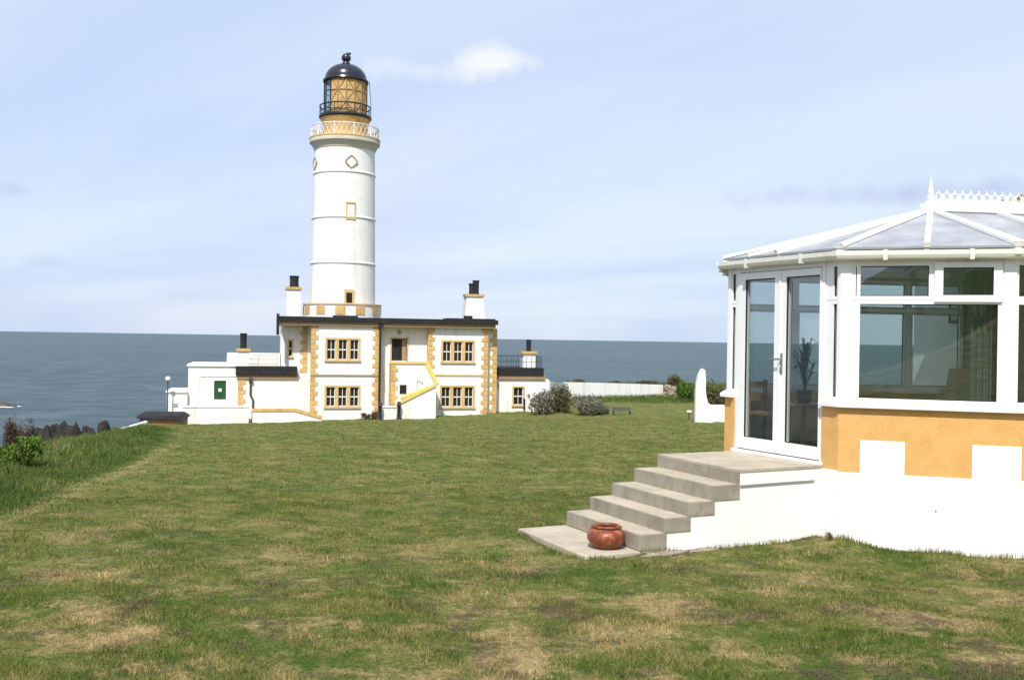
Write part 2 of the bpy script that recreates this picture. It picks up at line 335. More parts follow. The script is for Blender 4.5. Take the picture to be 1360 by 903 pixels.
def turf_colour(t, pos):
    """straw, green, dark and bare patches of a dry mown lawn; world-space, shared by ground and blades"""
    def noise(sc, det=4.0, rough=.6, off=0, stretch=(1, 1, 1)):
        mpn = N(t, 'ShaderNodeMapping'); mpn.inputs['Scale'].default_value = stretch; mpn.inputs['Location'].default_value = (off, off*.7, 0)
        t.links.new(pos, mpn.inputs[0])
        n = N(t, 'ShaderNodeTexNoise', i_Scale=sc, i_Detail=det, i_Roughness=rough); t.links.new(mpn.outputs[0], n.inputs['Vector']); return n.outputs[0]
    flat = (1, 1, .0)
    sp_ = N(t, 'ShaderNodeSeparateXYZ'); t.links.new(pos, sp_.inputs[0])
    near = N(t, 'ShaderNodeMapRange', i_1=7.0, i_2=13.0, i_3=1.0, i_4=.30); t.links.new(sp_.outputs[1], near.inputs[0]); worn = near.outputs[0]   # the part by the house is the most worn
    c = ramp(t, noise(.45, 6, .7, 3, flat), [(.35, (.062, .102, .018)), (.50, (.110, .134, .029)), (.66, (.168, .165, .048))])
    c = mixc(t, ramp(t, noise(4.2, 6, .8, 11, flat), [(.47, (0, 0, 0)), (.64, (.72, .72, .72))]), c, (.265, .215, .090))
    c = mixc(t, ramp(t, noise(1.9, 6, .78, 71, flat), [(.47, (0, 0, 0)), (.62, (.85, .85, .85))]), c, (.048, .092, .015))
    c = mixc(t, math_(t, 'MULTIPLY', ramp(t, noise(.95, 6, .78, 29, flat), [(.495, (0, 0, 0)), (.61, (.85, .85, .85))]), worn), c, (.38, .275, .140))
    c = mixc(t, math_(t, 'MULTIPLY', ramp(t, noise(1.25, 6, .8, 47, flat), [(.52, (0, 0, 0)), (.63, (.85, .85, .85))]), worn), c, (.090, .068, .046))
    return c
def ground_mat():
    m = bpy.data.materials.new('turf'); m.use_nodes = True; t = m.node_tree; p = t.nodes['Principled BSDF']
    p.inputs['Roughness'].default_value = .95; p.inputs['Specular IOR Level'].default_value = .08
    gm = N(t, 'ShaderNodeNewGeometry'); pos = gm.outputs['Position']
    c = turf_colour(t, pos)
    nn = N(t, 'ShaderNodeTexNoise', i_Scale=30.0, i_Detail=5.0, i_Roughness=.7); t.links.new(pos, nn.inputs['Vector'])
    c = mixc(t, 1.0, c, ramp(t, nn.outputs[0], [(.3, (.55, .55, .55)), (.7, (1.4, 1.4, 1.4))]), 'MULTIPLY')
    eg = N(t, 'ShaderNodeAttribute', attribute_name='edge'); c = mixc(t, eg.outputs['Fac'], c, (.36, .29, .14))
    a = N(t, 'ShaderNodeAttribute', attribute_name='rough')
    n2 = N(t, 'ShaderNodeTexNoise', i_Scale=1.3, i_Detail=5.0); t.links.new(pos, n2.inputs['Vector'])
    rc = ramp(t, n2.outputs[0], [(.35, (.035, .06, .014)), (.6, (.07, .09, .025)), (.75, (.13, .11, .05))])
    c = mixc(t, a.outputs['Fac'], c, rc)
    b2 = N(t, 'ShaderNodeAttribute', attribute_name='rocky')
    n3 = N(t, 'ShaderNodeTexNoise', i_Scale=.8, i_Detail=7.0); t.links.new(pos, n3.inputs['Vector'])
    rk = ramp(t, n3.outputs[0], [(.35, (.04, .035, .03)), (.6, (.12, .10, .08)), (.8, (.2, .18, .13))])
    c = mixc(t, b2.outputs['Fac'], c, rk)
    t.links.new(c, p.inputs['Base Color'])
    bn = N(t, 'ShaderNodeTexNoise', i_Scale=14.0, i_Detail=6.0, i_Roughness=.7); t.links.new(pos, bn.inputs['Vector'])
    bp = N(t, 'ShaderNodeBump', i_Strength=.8, i_Distance=.06); t.links.new(bn.outputs[0], bp.inputs['Height']); t.links.new(bp.outputs[0], p.inputs['Normal'])
    return m
ground = np_mesh('ground', verts, quads, ground_mat(), True)
tag(ground, 'sloping headland of mown lawn and rough grass', None, None, 'structure')
bxv = np.interp(YY, BND_Y, BND_X); exv = np.interp(YY, EDGE_Y, EDGE_X)
roughv = np.maximum(sstep(0, .5, exv-XX)*(1-sstep(68, 80, YY)), sstep(108, 118, YY))
outv = np.maximum(bxv-XX, YY-(134+.25*np.clip(XX, -30, 60)))
edgev = np.exp(-((exv-XX-.02)/.16)**2)*(1-sstep(26, 34, YY))*.6
for nm, val in (('rough', roughv), ('edge', edgev), ('rocky', sstep(2, 7, outv))):
    at = ground.data.attributes.new(nm, 'FLOAT', 'POINT'); at.data.foreach_set('value', val.astype(np.float32).ravel())

# ------------------------------------------------------------------ sea
SEA = -20.0
def sea_mat():
    m = bpy.data.materials.new('sea_water'); m.use_nodes = True; t = m.node_tree; p = t.nodes['Principled BSDF']
    p.inputs['Roughness'].default_value = .42; p.inputs['Specular IOR Level'].default_value = .10
    gm = N(t, 'ShaderNodeNewGeometry'); pos = gm.outputs['Position']
    mpn = N(t, 'ShaderNodeMapping'); mpn.inputs['Scale'].default_value = (.25, 1, 1); t.links.new(pos, mpn.inputs[0])
    n = N(t, 'ShaderNodeTexNoise', i_Scale=.006, i_Detail=6.0, i_Roughness=.65); t.links.new(mpn.outputs[0], n.inputs['Vector'])
    c = ramp(t, n.outputs[0], [(.35, (.026, .056, .068)), (.55, (.040, .074, .084)), (.7, (.056, .090, .098))])
    mp2 = N(t, 'ShaderNodeMapping'); mp2.inputs['Scale'].default_value = (.5, 1, 1); mp2.inputs['Rotation'].default_value = (0, 0, .3); t.links.new(pos, mp2.inputs[0])
    n2 = N(t, 'ShaderNodeTexNoise', i_Scale=.10, i_Detail=7.0, i_Roughness=.75); t.links.new(mp2.outputs[0], n2.inputs['Vector'])
    c = mixc(t, ramp(t, n2.outputs[0], [(.44, (0, 0, 0)), (.66, (.9, .9, .9))]), c, (.115, .150, .160))
    t.links.new(c, p.inputs['Base Color'])
    n3 = N(t, 'ShaderNodeTexNoise', i_Scale=.35, i_Detail=8.0, i_Roughness=.7); t.links.new(mp2.outputs[0], n3.inputs['Vector'])
    b = N(t, 'ShaderNodeBump', i_Strength=.9, i_Distance=1.2); t.links.new(n3.outputs[0], b.inputs['Height']); t.links.new(b.outputs[0], p.inputs['Normal'])
    return m
M['sea'] = sea_mat()
sea = MB().add([(-30000, -2000, SEA), (30000, -2000, SEA), (30000, 32000, SEA), (-30000, 32000, SEA)], [(0, 1, 2, 3)]).build('sea', 'sea')
tag(sea, 'open blue grey sea reaching the horizon', None, None, 'structure')
# skerry
def rock_mesh(rx, ry, rz, seed, n=12, m=8):
    r_ = random.Random(seed); ph = [r_.uniform(0, 6) for _ in range(6)]
    b = MB().ball((0, 0, 0), 1, 1, 1, n, m); vs = []
    for v in b.v:
        k = 1+.22*math.sin(3*v[0]+ph[0])*math.sin(4*v[1]+ph[1])+.15*math.sin(7*v[2]+ph[2]+5*v[0])+r_.uniform(-.07, .07)
        vs.append((v[0]*k*rx, v[1]*k*ry, v[2]*k*rz))
    b.v = vs; return b
for (px, py, sx, sz, lab) in [(4, 539, 2.6, 1.0, 'dark tidal rock off the left shore, nearest the picture edge'), (14, 536.5, 1.6, .6, 'small dark tidal rock with white surf on its seaward side')]:
    p = at_depth(px, py, 262); p.z = SEA
    t_ = thing('tidal_rock', p, lab, 'rock', 0, 'tidal rocks offshore')
    rock_mesh(sx, 2, sz, int(px)).build('rock_body', 'rock', t_, smooth=True)
    rock_mesh(sx*1.3, 3, .16, int(px)+9).build('surf', 'foam', t_, smooth=True)

# ------------------------------------------------------------------ lighthouse station (local frame along its facade)
class Frame:
    def __init__(s, px, Y, ang, z0):
        p = at_depth(px, 450, Y); s.o = Vector((p.x, p.y)); s.a = R(ang); s.z0 = z0
        s.ex = Vector((math.cos(s.a), math.sin(s.a))); s.ey = Vector((-math.sin(s.a), math.cos(s.a)))
    def hit(s, px, py, off=0):
        d = CR @ Vector(((px-PW/2)/F, -(py-PH/2)/F, -1)); d2 = Vector((d.x, d.y))
        t = (s.o.dot(s.ey)+off)/d2.dot(s.ey); p = d2*t-s.o
        return p.dot(s.ex), d.z*t-s.z0
    def X(s, px, py=500, off=0): return s.hit(px, py, off)[0]
    def Z(s, py, px=480, off=0): return s.hit(px, py, off)[1]
    def world(s, x, y, z=0): p = s.o+s.ex*x+s.ey*y; return Vector((p.x, p.y, s.z0+z))
    def thing(s, name, x, y, label, cat):
        """an empty at local x, y; its children keep the frame's local coordinates through org"""
        t = thing(name, s.world(x, y, 0), label, cat, s.a); t['_org'] = (x, y, 0); return t
ST = Frame(455, 88, 14, -7.45)
LOW = -1.2
def part(mb, name, mat, t, **k): return mb.build(name, mat, t, org=tuple(t['_org']), **k)
def shell(x0, x1, y0, y1, z0, z1, holes=(), depth=.25):
    """box whose front face (y0) has rectangular openings with reveals"""
    m = MB(); xsx = sorted({x0, x1, *[h[0] for h in holes], *[h[1] for h in holes]}); zs = sorted({z0, z1, *[h[2] for h in holes], *[h[3] for h in holes]})
    for a, b in zip(xsx, xsx[1:]):
        for c, d in zip(zs, zs[1:]):
            mx, mz = (a+b)/2, (c+d)/2
            if any(h[0] < mx < h[1] and h[2] < mz < h[3] for h in holes): continue
            m.add([(a, y0, c), (b, y0, c), (b, y0, d), (a, y0, d)], [(0, 1, 2, 3)])
    for (a, b, c, d) in holes:
        y = y0+depth
        m.add([(a,y0,c),(b,y0,c),(b,y0,d),(a,y0,d),(a,y,c),(b,y,c),(b,y,d),(a,y,d)], [(0,4,5,1),(1,5,6,2),(2,6,7,3),(3,7,4,0)])
    m.add([(x0,y0,z0),(x1,y0,z0),(x1,y1,z0),(x0,y1,z0),(x0,y0,z1),(x1,y0,z1),(x1,y1,z1),(x0,y1,z1)], [(4,5,6,7),(1,2,6,5),(2,3,7,6),(3,0,4,7)])
    return m
def window(t, x0, x1, z0, z1, y, lights, surround=.16, rows=2, sashmat='sash', surmat='ochre_pale', panes_per=2, sill=True):
    """window with stone surround and mullions; holes are x0..x1, z0..z1 (opening incl. mullions), wall face at y"""
    s = surround; m = MB()
    if s:
        m.box(x0-s, x0, y-.05, y+.1, z0, z1); m.box(x1, x1+s, y-.05, y+.1, z0, z1)
        m.box(x0-s, x1+s, y-.05, y+.1, z1, z1+s)
        m.box(x0-s-.06, x1+s+.06, y-.14, y+.1, z0-s*.9, z0)
    lw = (x1-x0); mw = .28 if lights > 1 else 0
    wl = (lw-mw*(lights-1))/lights; pos = []
    for i in range(lights):
        a = x0+i*(wl+mw); pos.append((a, a+wl))
        if i: m.box(a-mw, a, y-.03, y+.2, z0, z1)
    if not m.v: m.box(x0-.04, x0, y-.02, y+.1, z0, z1)
    o = part(m, 'window', surmat, t)
    org = tuple(t['_org'])
    for a, b in pos:
        MB().box(a, b, y+.17, y+.20, z0, z1).build('pane', 'dark_pane', o, org=org)
        sm = MB(); e = .055
        sm.box(a, a+e, y+.10, y+.165, z0, z1); sm.box(b-e, b, y+.10, y+.165, z0, z1); sm.box(a+e, b-e, y+.10, y+.165, z0, z0+.09); sm.box(a+e, b-e, y+.10, y+.165, z1-e, z1)
        mz = (z0+z1)/2; sm.box(a+e, b-e, y+.09, y+.165, mz-.05, mz+.05)
        if panes_per == 2: sm.box((a+b)/2-.025, (a+b)/2+.025, y+.11, y+.163, z0+.09, mz-.05); sm.box((a+b)/2-.025, (a+b)/2+.025, y+.11, y+.163, mz+.05, z1-e)
        sm.build('sash', sashmat, o, org=org)
    return o
def quoin_meshes():
    out = []
    for wd in (.64, .42):
        o = MB().box(-wd/2, wd/2, -.30, .30, -.185, .185).build('quoin', 'ochre', bevel=.02); me = o.data; bpy.data.objects.remove(o); out.append(me)
    return out
QM = quoin_meshes()
def quoins(t, x, y, z0, z1, sgn, mats=QM):
    """a column of long and short corner stones; x is the arris, the stones run towards sgn"""
    n = int(round((z1-z0)/.41)); org = tuple(t['_org'])
    for i in range(n):
        wd = (.64, .42)[i % 2]
        inst('quoin', mats[i % 2], t, (x+sgn*wd/2-sgn*.045-org[0], y+.255-org[1], z0+.41*(i+.5)-org[2]))
def chimney(t, px0, px1, py_top, py_base, off, pots, cap=True, taper=0, dy=1.1):
    x0 = ST.X(px0, py_base, off); x1 = ST.X(px1, py_base, off); z1 = ST.Z(py_top, (px0+px1)/2, off); z0 = ST.Z(py_base, (px0+px1)/2, off)-.4
    q = taper; org = tuple(t['_org'])
    o = part(MB().hexa([(x0, off, z0), (x1, off, z0), (x1, off+dy, z0), (x0, off+dy, z0)], [(x0+q, off+q, z1), (x1-q, off+q, z1), (x1-q, off+dy-q, z1), (x0+q, off+dy-q, z1)]), 'chimney', 'white_far', t)
    e = .12
    MB().box(x0+q-e, x1-q+e, off+q-e, off+dy-q+e, z1+.004, z1+.24).build('chimney_cap', 'ochre', o, org=org)
    for (pa, pb, pyt) in pots:
        xa = ST.X(pa, py_top, off); xb = ST.X(pb, py_top, off); zt = ST.Z(pyt, (pa+pb)/2, off); r = (xb-xa)/2
        MB().lathe([(.01, z1+.23), (r*1.05, z1+.23), (r*.95, z1+.6), (r, zt-.1), (r*1.15, zt-.08), (r*1.1, zt), (r*.8, zt), (r*.78, zt-.3), (.01, zt-.3)], 14, (xa+xb)/2, off+dy/2).build('chimney_pot', 'black_matt', o, org=org, smooth=True, auto=40)
    return o
def railing(t, pts, h, mat='black', spacing=1.0, r=.025, rails=3, name='railing'):
    m = MB()
    for (a, b) in zip(pts, pts[1:]):
        a = Vector(a); b = Vector(b); L = (b-a).length; n = max(1, int(L/spacing))
        for i in range(n+1):
            p = a.lerp(b, i/n); m.tube([p, p+Vector((0, 0, h))], r, 6)
        for k in range(rails):
            dz_ = Vector((0, 0, h*(k+1)/rails)); m.tube([a+dz_, b+dz_], r*.9, 6)
    return part(m, name, mat, t)

# --- keepers' house: two storeys, flat black-edged roof
kh = ST.thing('keepers_house', ST.X(480), 4, 'two storey white keepers house with ochre quoins and flat black edged roof around the tower', 'house')
pavL, pavR = ST.X(413), ST.X(503); rpL, rpR = ST.X(569), ST.X(648, off=0)
ztop = ST.Z(433, 480)
def W(px0, px1, py0, py1, off=0):
    pm = (px0+px1)/2; return (ST.X(px0, py1, off), ST.X(px1, py1, off), ST.Z(py1, pm, off), ST.Z(py0, pm, off))
wl_up = W(434, 476, 451, 478); wl_lo = W(433, 476, 514, 540); wr_up = W(588, 628, 454, 480.5, .25); wr_lo = W(586, 628, 514, 540.5, .25)
dr = W(520, 540, 450, 479, .9); nw = W(383, 388, 452, 474, 1.5)
part(shell(pavL, pavR, 0, 9.5, LOW, ztop, [wl_up, wl_lo]), 'pavilion_wall', 'white_far', kh)
part(shell(rpL, rpR, .25, 10, LOW, ztop, [wr_up, wr_lo]), 'pavilion_wall', 'white_far', kh)
part(shell(pavR, rpL, .9, 9, LOW, ztop, [dr]), 'centre_wall', 'white_far', kh)
xl = ST.X(373, off=1.5)
part(shell(xl, pavL, 1.5, 9, LOW, ztop, [nw]), 'side_bay_wall', 'white_far', kh)
window(kh, *wl_up, 0, 3); window(kh, *wl_lo, 0, 3); window(kh, *wr_up, .25, 3); window(kh, *wr_lo, .25, 3)
window(kh, *nw, 1.5, 1, .08, panes_per=1)
# first-floor door
o = part(MB().box(dr[0]-.12, dr[0], .84, 1.0, dr[2], dr[3]).box(dr[1], dr[1]+.12, .84, 1.0, dr[2], dr[3]).box(dr[0]-.12, dr[1]+.12, .84, 1.0, dr[3], dr[3]+.12), 'door', 'ochre', kh)
MB().box(dr[0], dr[1], 1.06, 1.12, dr[2], dr[3]).build('door_leaf', 'black_matt', o, org=tuple(kh['_org']))
xm = dr[0]+(dr[1]-dr[0])*.50
MB().box(xm, xm+.36, 1.02, 1.058, dr[2]+.1, dr[3]-.35).build('door_glass', 'dark_pane', o, org=tuple(kh['_org']))
MB().box(dr[1]-.42, dr[1]-.05, 1.01, 1.056, dr[2]+.05, dr[3]-.08).build('door_jamb_board', 'tan_cornice', o, org=tuple(kh['_org']))
part(MB().ball((ST.X(530.5, 441, .9), .82, ST.Z(441.5, 530, .9)), .16, .10, .2), 'bulkhead_light', 'pipe_grey', kh, smooth=True)
# roof edge and cornice
ra, rb = xl-.35, rpR+.80
roof = part(MB().box(ra, rb, -.45, 10.4, ztop+.32, ztop+.74), 'roof', 'black_matt', kh)
part(MB().box(ra+.2, rb-.2, -.25, 10.2, ztop-.02, ztop+.318), 'cornice', 'tan_cornice', kh)
part(MB().box(ST.X(441), ST.X(474), -.3, .4, ztop+.742, ztop+.90), 'roof_hatch', 'black_matt', kh)
part(MB().box(ST.X(592), ST.X(656), -.3, 2.0, ztop+.742, ztop+.86), 'roof_upstand', 'black_matt', kh)
part(MB().box(ST.X(616.5), ST.X(627), .2, .7, ztop+.862, ztop+1.12), 'roof_vent', 'black_matt', kh)
part(MB().box(ra-.12, ra+.12, -.5, -.2, ztop-.9, ztop+.95), 'roof_bracket', 'black_matt', kh)
zs = ST.Z(498.5, 455); zs2 = ST.Z(498.5, 607)
part(MB().box(pavL-.05, pavR+.05, -.07, .02, zs-.07, zs+.07), 'string_course', 'tan_cornice', kh)
part(MB().box(rpL-.03, rpR+.05, .18, .27, zs2-.06, zs2+.06), 'string_course', 'ochre_pale', kh)
q0 = -.3; q1 = ztop-.05
quoins(kh, pavL-.0, 0, q0, q1, 1); quoins(kh, pavR, 0, q0, q1, -1); quoins(kh, rpL, .25, q0, q1, 1); quoins(kh, rpR, .25, q0, q1, -1)
zq = ST.Z(495, 400, 1.5); quoins(kh, ST.X(407, off=1.5), 1.5, zq, q1, -1)
# narrow set-back bay on the right flank
xr2 = ST.X(659, off=1.0)
part(shell(rpR+.003, xr2, 1.0, 9, LOW, ztop), 'side_bay_wall', 'white_far', kh)
quoins(kh, xr2, 1.0, q0, q1, -1)
# drain pipe
xp = ST.X(504)
part(MB().tube([(xp, -.16, ztop+.1), (xp, -.16, ztop-2), (xp, -.16, .0)], .11, 8), 'drainpipe', 'black', kh)
part(MB().box(xp-.2, xp+.25, -.3, -.03, ztop-.1, ztop+.25), 'rainwater_head', 'black', kh)
part(MB().tube([(xp+.1, -.16, ST.Z(499, 504)), (ST.X(510), .6, ST.Z(500, 510))], .06, 6), 'pipe_branch', 'tan_cornice', kh)
chimney(kh, 380, 399, 384.5, 420, 4, [(384.8, 397, 366)], dy=1.3)
chimney(kh, 617, 645, 394, 424, 3.5, [(625, 633.5, 376), (630, 638.5, 372)], taper=.22, dy=1.7)
# outside stair: landing at the door, flight out to the right, flight back to the left
xa, xb = ST.X(519, off=-.6), ST.X(566, off=-.6); zl = ST.Z(483, 540, -.6); yl = -.9
xe = ST.X(579, off=-2.0); zm = ST.Z(511.5, 580, -2.0); xs0 = ST.X(529, off=-2.2); zb = ST.Z(538, 529, -2.2)
stair = part(MB().box(xa, xb, yl+.004, .9, LOW, zl-.9).box(xa, xa+.25, yl, .9, zl-.9, zl).box(xa+.25, xb, yl, yl+.22, zl-.9, zl), 'stair_landing', 'white_far', kh)
part(MB().hexa([(xb, yl, LOW), (xb, yl, zl), (xb, .2, zl), (xb, .2, LOW)], [(xe, -1.9, LOW), (xe, -1.9, zm), (xe, -.5, zm), (xe, -.5, LOW)]), 'stair_upper_flight', 'white_far', kh)
part(MB().hexa([(xs0, -2.2, LOW), (xs0, -2.2, zb), (xs0, -1.0, zb), (xs0, -1.0, LOW)], [(xe, -2.2, LOW), (xe, -2.2, zm), (xe, -1.0, zm), (xe, -1.0, LOW)]), 'stair_lower_flight', 'white_far', kh)
cp = MB().box(xa-.15, xb+.1, yl-.1, yl+.28, zl+.002, zl+.2)
part(cp, 'stair_coping', 'yellow', kh)
part(MB().bar((xb, yl+.05, zl+.1), (xe+.1, -1.95, zm+.1), .32, .2), 'stair_coping', 'yellow', kh)
part(MB().bar((xe+.1, -2.15, zm+.08), (xs0-.1, -2.15, zb+.08), .3, .2), 'stair_coping', 'yellow', kh)
part(MB().bar((xe-.15, -1.05, zm-.05), (xs0+.4, -1.05, zb+.55), .28, .18), 'stair_coping', 'yellow', kh)
quoins(kh, xa, yl, LOW+.6, zl-.05, 1)
part(MB().box(ST.X(531, off=-.9), ST.X(540, off=-.9), -.96, -.9, ST.Z(523, 535, -.9), ST.Z(511, 535, -.9)), 'stair_window', 'dark_pane', kh)
part(MB().box(ST.X(531, off=-.9)-.06, ST.X(540, off=-.9)+.06, -.935, -.895, ST.Z(523, 535, -.9)-.06, ST.Z(511, 535, -.9)+.06), 'stair_window_frame', 'sash', kh)
part(MB().tube([(ST.X(554, off=-1), -1, zb+1.2), (ST.X(554, off=-1), -1, zb+2.2), (ST.X(562, off=-1), -1, zb+1.9)], .05, 6), 'lamp_bracket', 'pipe_grey', kh)
part(MB().box(ST.X(507, off=-2), xs0+.1, -2.1, -1.9, LOW, ST.Z(541, 515, -2)).box(ST.X(507, off=-2)-.05, xs0+.1, -2.16, -1.84, ST.Z(541, 515, -2), ST.Z(539, 515, -2)), 'stair_foot_wall', 'white_far', kh)
# iron posts before the stair
for i, (px, pt) in enumerate([(505.5, 535), (530.5, 534)]):
    p = ST.world(ST.X(px, off=-2.6), -2.6); p.z = g(p.x, p.y); h = ST.Z(pt, px, -2.6)+ST.z0-p.z
    t = thing('iron_post', p, ['black iron gun post at the foot of the drainpipe', 'black iron gun post at the foot of the outside stair'][i], 'bollard', 0, 'black iron posts before the house')
    MB().lathe([(.01, -.2), (.24, -.2), (.22, .1), (.17, .2), (.15, h-.4), (.19, h-.35), (.19, h-.2), (.14, h-.12), (.17, h-.02), (.10, h+.04), (.01, h+.05)], 16).build('post_body', 'black', t, smooth=True, auto=40)
    MB().lathe([(.20, .3), (.21, .33), (.20, .36)], 16).build('post_ring', 'black_matt', t)

# --- tower
TD = 93.0
tb = at_depth(454.6, 420, TD)
tz0 = ST.z0
tower = thing('lighthouse_tower', (tb.x, tb.y, tz0), 'tall round white lighthouse tower with ochre lantern and black dome', 'lighthouse')
def TZ(py): return at_depth(456.5, py, TD-.4).z-tz0
def tp(mb, name, mat, **k): return mb.build(name, mat, tower, **k)
k_ = .0704
r0, r1 = 43.0*k_, 39.6*k_
zA, zG = TZ(420), TZ(199)
def rad(z): return r0+.25*(1-min(z/TZ(405), 1))+(r1-r0)*max(0, (z-TZ(405)))/(zG-TZ(405))
nseg = 24
shp = [(rad(zG*i/nseg), zG*i/nseg) for i in range(nseg+1)]
tp(MB().lathe([(.01, -.6), (rad(0), -.6)]+shp, 72), 'shaft', 'tower_white', smooth=True, auto=50)
for py in (232.6, 291.6, 351):
    z = TZ(py); r = rad(z); tp(MB().lathe([(r-.02, z-.12), (r+.055, z-.09), (r+.075, z), (r+.055, z+.08), (r-.02, z+.12)], 72), 'string_course', 'tower_white', smooth=True)
# parapet collar at the roof: white with ochre blocks
zp0, zp1 = TZ(424), TZ(406); rp = 50.5*k_
tp(MB().lathe([(rp-.3, zp0-.5), (rp, zp0-.5), (rp, zp1), (rp-.3, zp1), (rp-.3, zp0)], 64), 'roof_collar', 'tower_white', smooth=True, auto=40)
tp(MB().lathe([(rp-.34, zp1+.003), (rp+.07, zp1+.003), (rp+.07, zp1+.12), (rp-.34, zp1+.12)], 64), 'collar_coping', 'ochre_pale', smooth=True, auto=40)
for i in range(12):
    a = -math.pi/2+(i-6+.22)*2*math.pi/12; da = .125
    tp(MB().lathe([(rp-.01, TZ(418.5)), (rp+.05, TZ(418.5)), (rp+.05, zp1-.10), (rp-.01, zp1-.10), (rp-.01, TZ(418.5))], 4, 0, 0, a-da, a+da), 'collar_block', 'ochre')
# gallery
zg = TZ(187); rg = 46.0*k_
tp(MB().lathe([(r1-.05, zG-.2), (r1+.06, zG-.1), (r1+.10, zG+.1), (r1+.2, zG+.2), (rg-.15, zg-.42), (rg, zg-.35), (rg+.03, zg-.1), (rg, zg), (1.5, zg+.01)], 72), 'gallery', 'gallery_stone', smooth=True, auto=35)
tp(MB().lathe([(rg-.05, zg+.003), (rg+.05, zg+.003), (rg+.05, zg+.13), (rg-.35, zg+.13)], 72), 'gallery_kerb', 'ochre_pale', smooth=True, auto=35)
rail = MB(); nb = 44; h = TZ(170.5)-zg; rr = rg-.12
for i in range(nb):
    a = 2*math.pi*i/nb; b = 2*math.pi*(i+1)/nb
    P = lambda ang, z: (rr*math.cos(ang), rr*math.sin(ang), z)
    rail.tube([P(a, zg+.05), P(b, zg+h)], .024, 5); rail.tube([P(b, zg+.05), P(a, zg+h)], .024, 5)
    if i % 4 == 0: rail.tube([P(a, zg), P(a, zg+h+.1)], .05, 6)
for zz_ in (.06, h): rail.tube([(rr*math.cos(2*math.pi*i/nb), rr*math.sin(2*math.pi*i/nb), zg+zz_) for i in range(nb)], .05, 6, True)
tp(rail, 'gallery_railing', 'sash')
# ochre lantern base, catwalk, glazing, dome
zc = TZ(157); rl = 28.0*k_
tp(MB().lathe([(30.5*k_, zg), (30.5*k_, TZ(181)), (29.5*k_, TZ(180)), (29.5*k_, TZ(167)), (30.5*k_, TZ(165)), (32.5*k_, TZ(159.5)), (33*k_, TZ(158.5)), (1.0, TZ(158.4))], 64), 'lantern_base', 'ochre', smooth=True, auto=35)
tp(MB().lathe([(27*k_, zc-.02), (34.5*k_, zc-.02), (34.8*k_, zc+.12), (34.5*k_, zc+.2), (27*k_, zc+.2)], 64), 'catwalk', 'black', smooth=True, auto=35)
zt = TZ(108); ns = 16
ang0 = -math.pi/2
bars = {True: MB(), False: MB()}
def lp_(i, z): a = ang0+2*math.pi*(i+.5)/ns; return (rl*math.cos(a), rl*math.sin(a), z)
for i in range(ns):
    deg = (360*(i+.5)/ns+180) % 360-180; bm_ = bars[-30 < deg < 150]
    bm_.tube([lp_(i, zc+.2), lp_(i, zt+.05)], .05, 6)
    for z in (zc+.25, zc+(zt-zc)*.36, zc+(zt-zc)*.68, zt): bars[-30 < deg-11 < 140].tube([lp_(i-1, z), lp_(i, z)], .045, 6)
lv = (zc+.25, zc+(zt-zc)*.36, zc+(zt-zc)*.68, zt)
for i in range(ns):
    deg = (360*(i+.5)/ns+180) % 360-180
    if -30 < deg-11 < 140:
        for j in range(3):
            q_ = (i+j) % 2; bars[True].tube([lp_(i-1, lv[j+q_]), lp_(i, lv[j+1-q_])], .035, 5)
tp(bars[True], 'astragals', 'tan_cornice'); tp(bars[False], 'astragals', 'black')
for i in range(ns):
    am = ang0+2*math.pi*i/ns; a = am-math.pi/ns; b = am+math.pi/ns
    rel = (math.degrees(am+math.pi/2)+180) % 360-180
    blank = -30 < rel < 140
    for j in range(3):
        z0_ = zc+.2+(zt-zc-.2)*j/3; z1_ = zc+.2+(zt-zc-.2)*(j+1)/3; r_ = rl-(.03 if blank else .02)
        P0, P1 = (r_*math.cos(a), r_*math.sin(a)), (r_*math.cos(b), r_*math.sin(b))
        I0, I1 = (P0[0]*.985, P0[1]*.985), (P1[0]*.985, P1[1]*.985)
        MB().hexa([(*P0, z0_), (*P1, z0_), (*I1, z0_), (*I0, z0_)], [(*P0, z1_), (*P1, z1_), (*I1, z1_), (*I0, z1_)]).build('lantern_pane', 'lantern_ochre' if blank else 'lantern_glass', tower)
hr = MB(); rh = 33.5*k_; zh = TZ(142)
for i in range(24):
    a = 2*math.pi*i/24; hr.tube([(rh*math.cos(a), rh*math.sin(a), zc+.1), (rh*math.cos(a), rh*math.sin(a), zh)], .03, 5)
hr.tube([(rh*math.cos(2*math.pi*i/48), rh*math.sin(2*math.pi*i/48), zh) for i in range(48)], .06, 6, True)
hr.tube([(rh*math.cos(2*math.pi*i/48), rh*math.sin(2*math.pi*i/48), (zh+zc)/2) for i in range(48)], .03, 5, True)
tp(hr, 'catwalk_railing', 'black')
# optic inside
tp(MB().lathe([(.01, zc+.2), (.5, zc+.2), (.75, zc+1.2), (.75, zt-.8), (.4, zt-.2), (.01, zt-.1)], 20), 'optic', 'dark_pane', smooth=True)
zd = TZ(84)
dome = [(29.5*k_, zt-.12), (30.2*k_, zt), (29.5*k_, zt+.14), (28*k_, zt+.2)]+[(27.5*k_*math.cos(t_), zt+.2+(zd-zt-.2)*math.sin(t_)) for t_ in [i*math.pi/2/12 for i in range(12)]]+[(.42, zd)]
tp(MB().lathe(dome, 48), 'dome', 'dome', smooth=True, auto=40)
zv = TZ(70)
tp(MB().lathe([(.42, zd-.05), (.36, zd+.12), (.28, zd+.25), (.30, zd+.3), (.42, zd+.4), (.45, zd+.6), (.38, zd+.78), (.2, zd+.9), (.08, zd+.95), (.06, zv), (.03, zv+.15), (.01, zv+.2)], 24), 'ventilator', 'dome', smooth=True, auto=40)
tp(MB().bar((0, 0, zv-.05), (.45, -.1, zv-.02), .03, .22).bar((0, 0, zv-.05), (-.3, .06, zv-.06), .03, .08), 'weather_vane', 'dome')
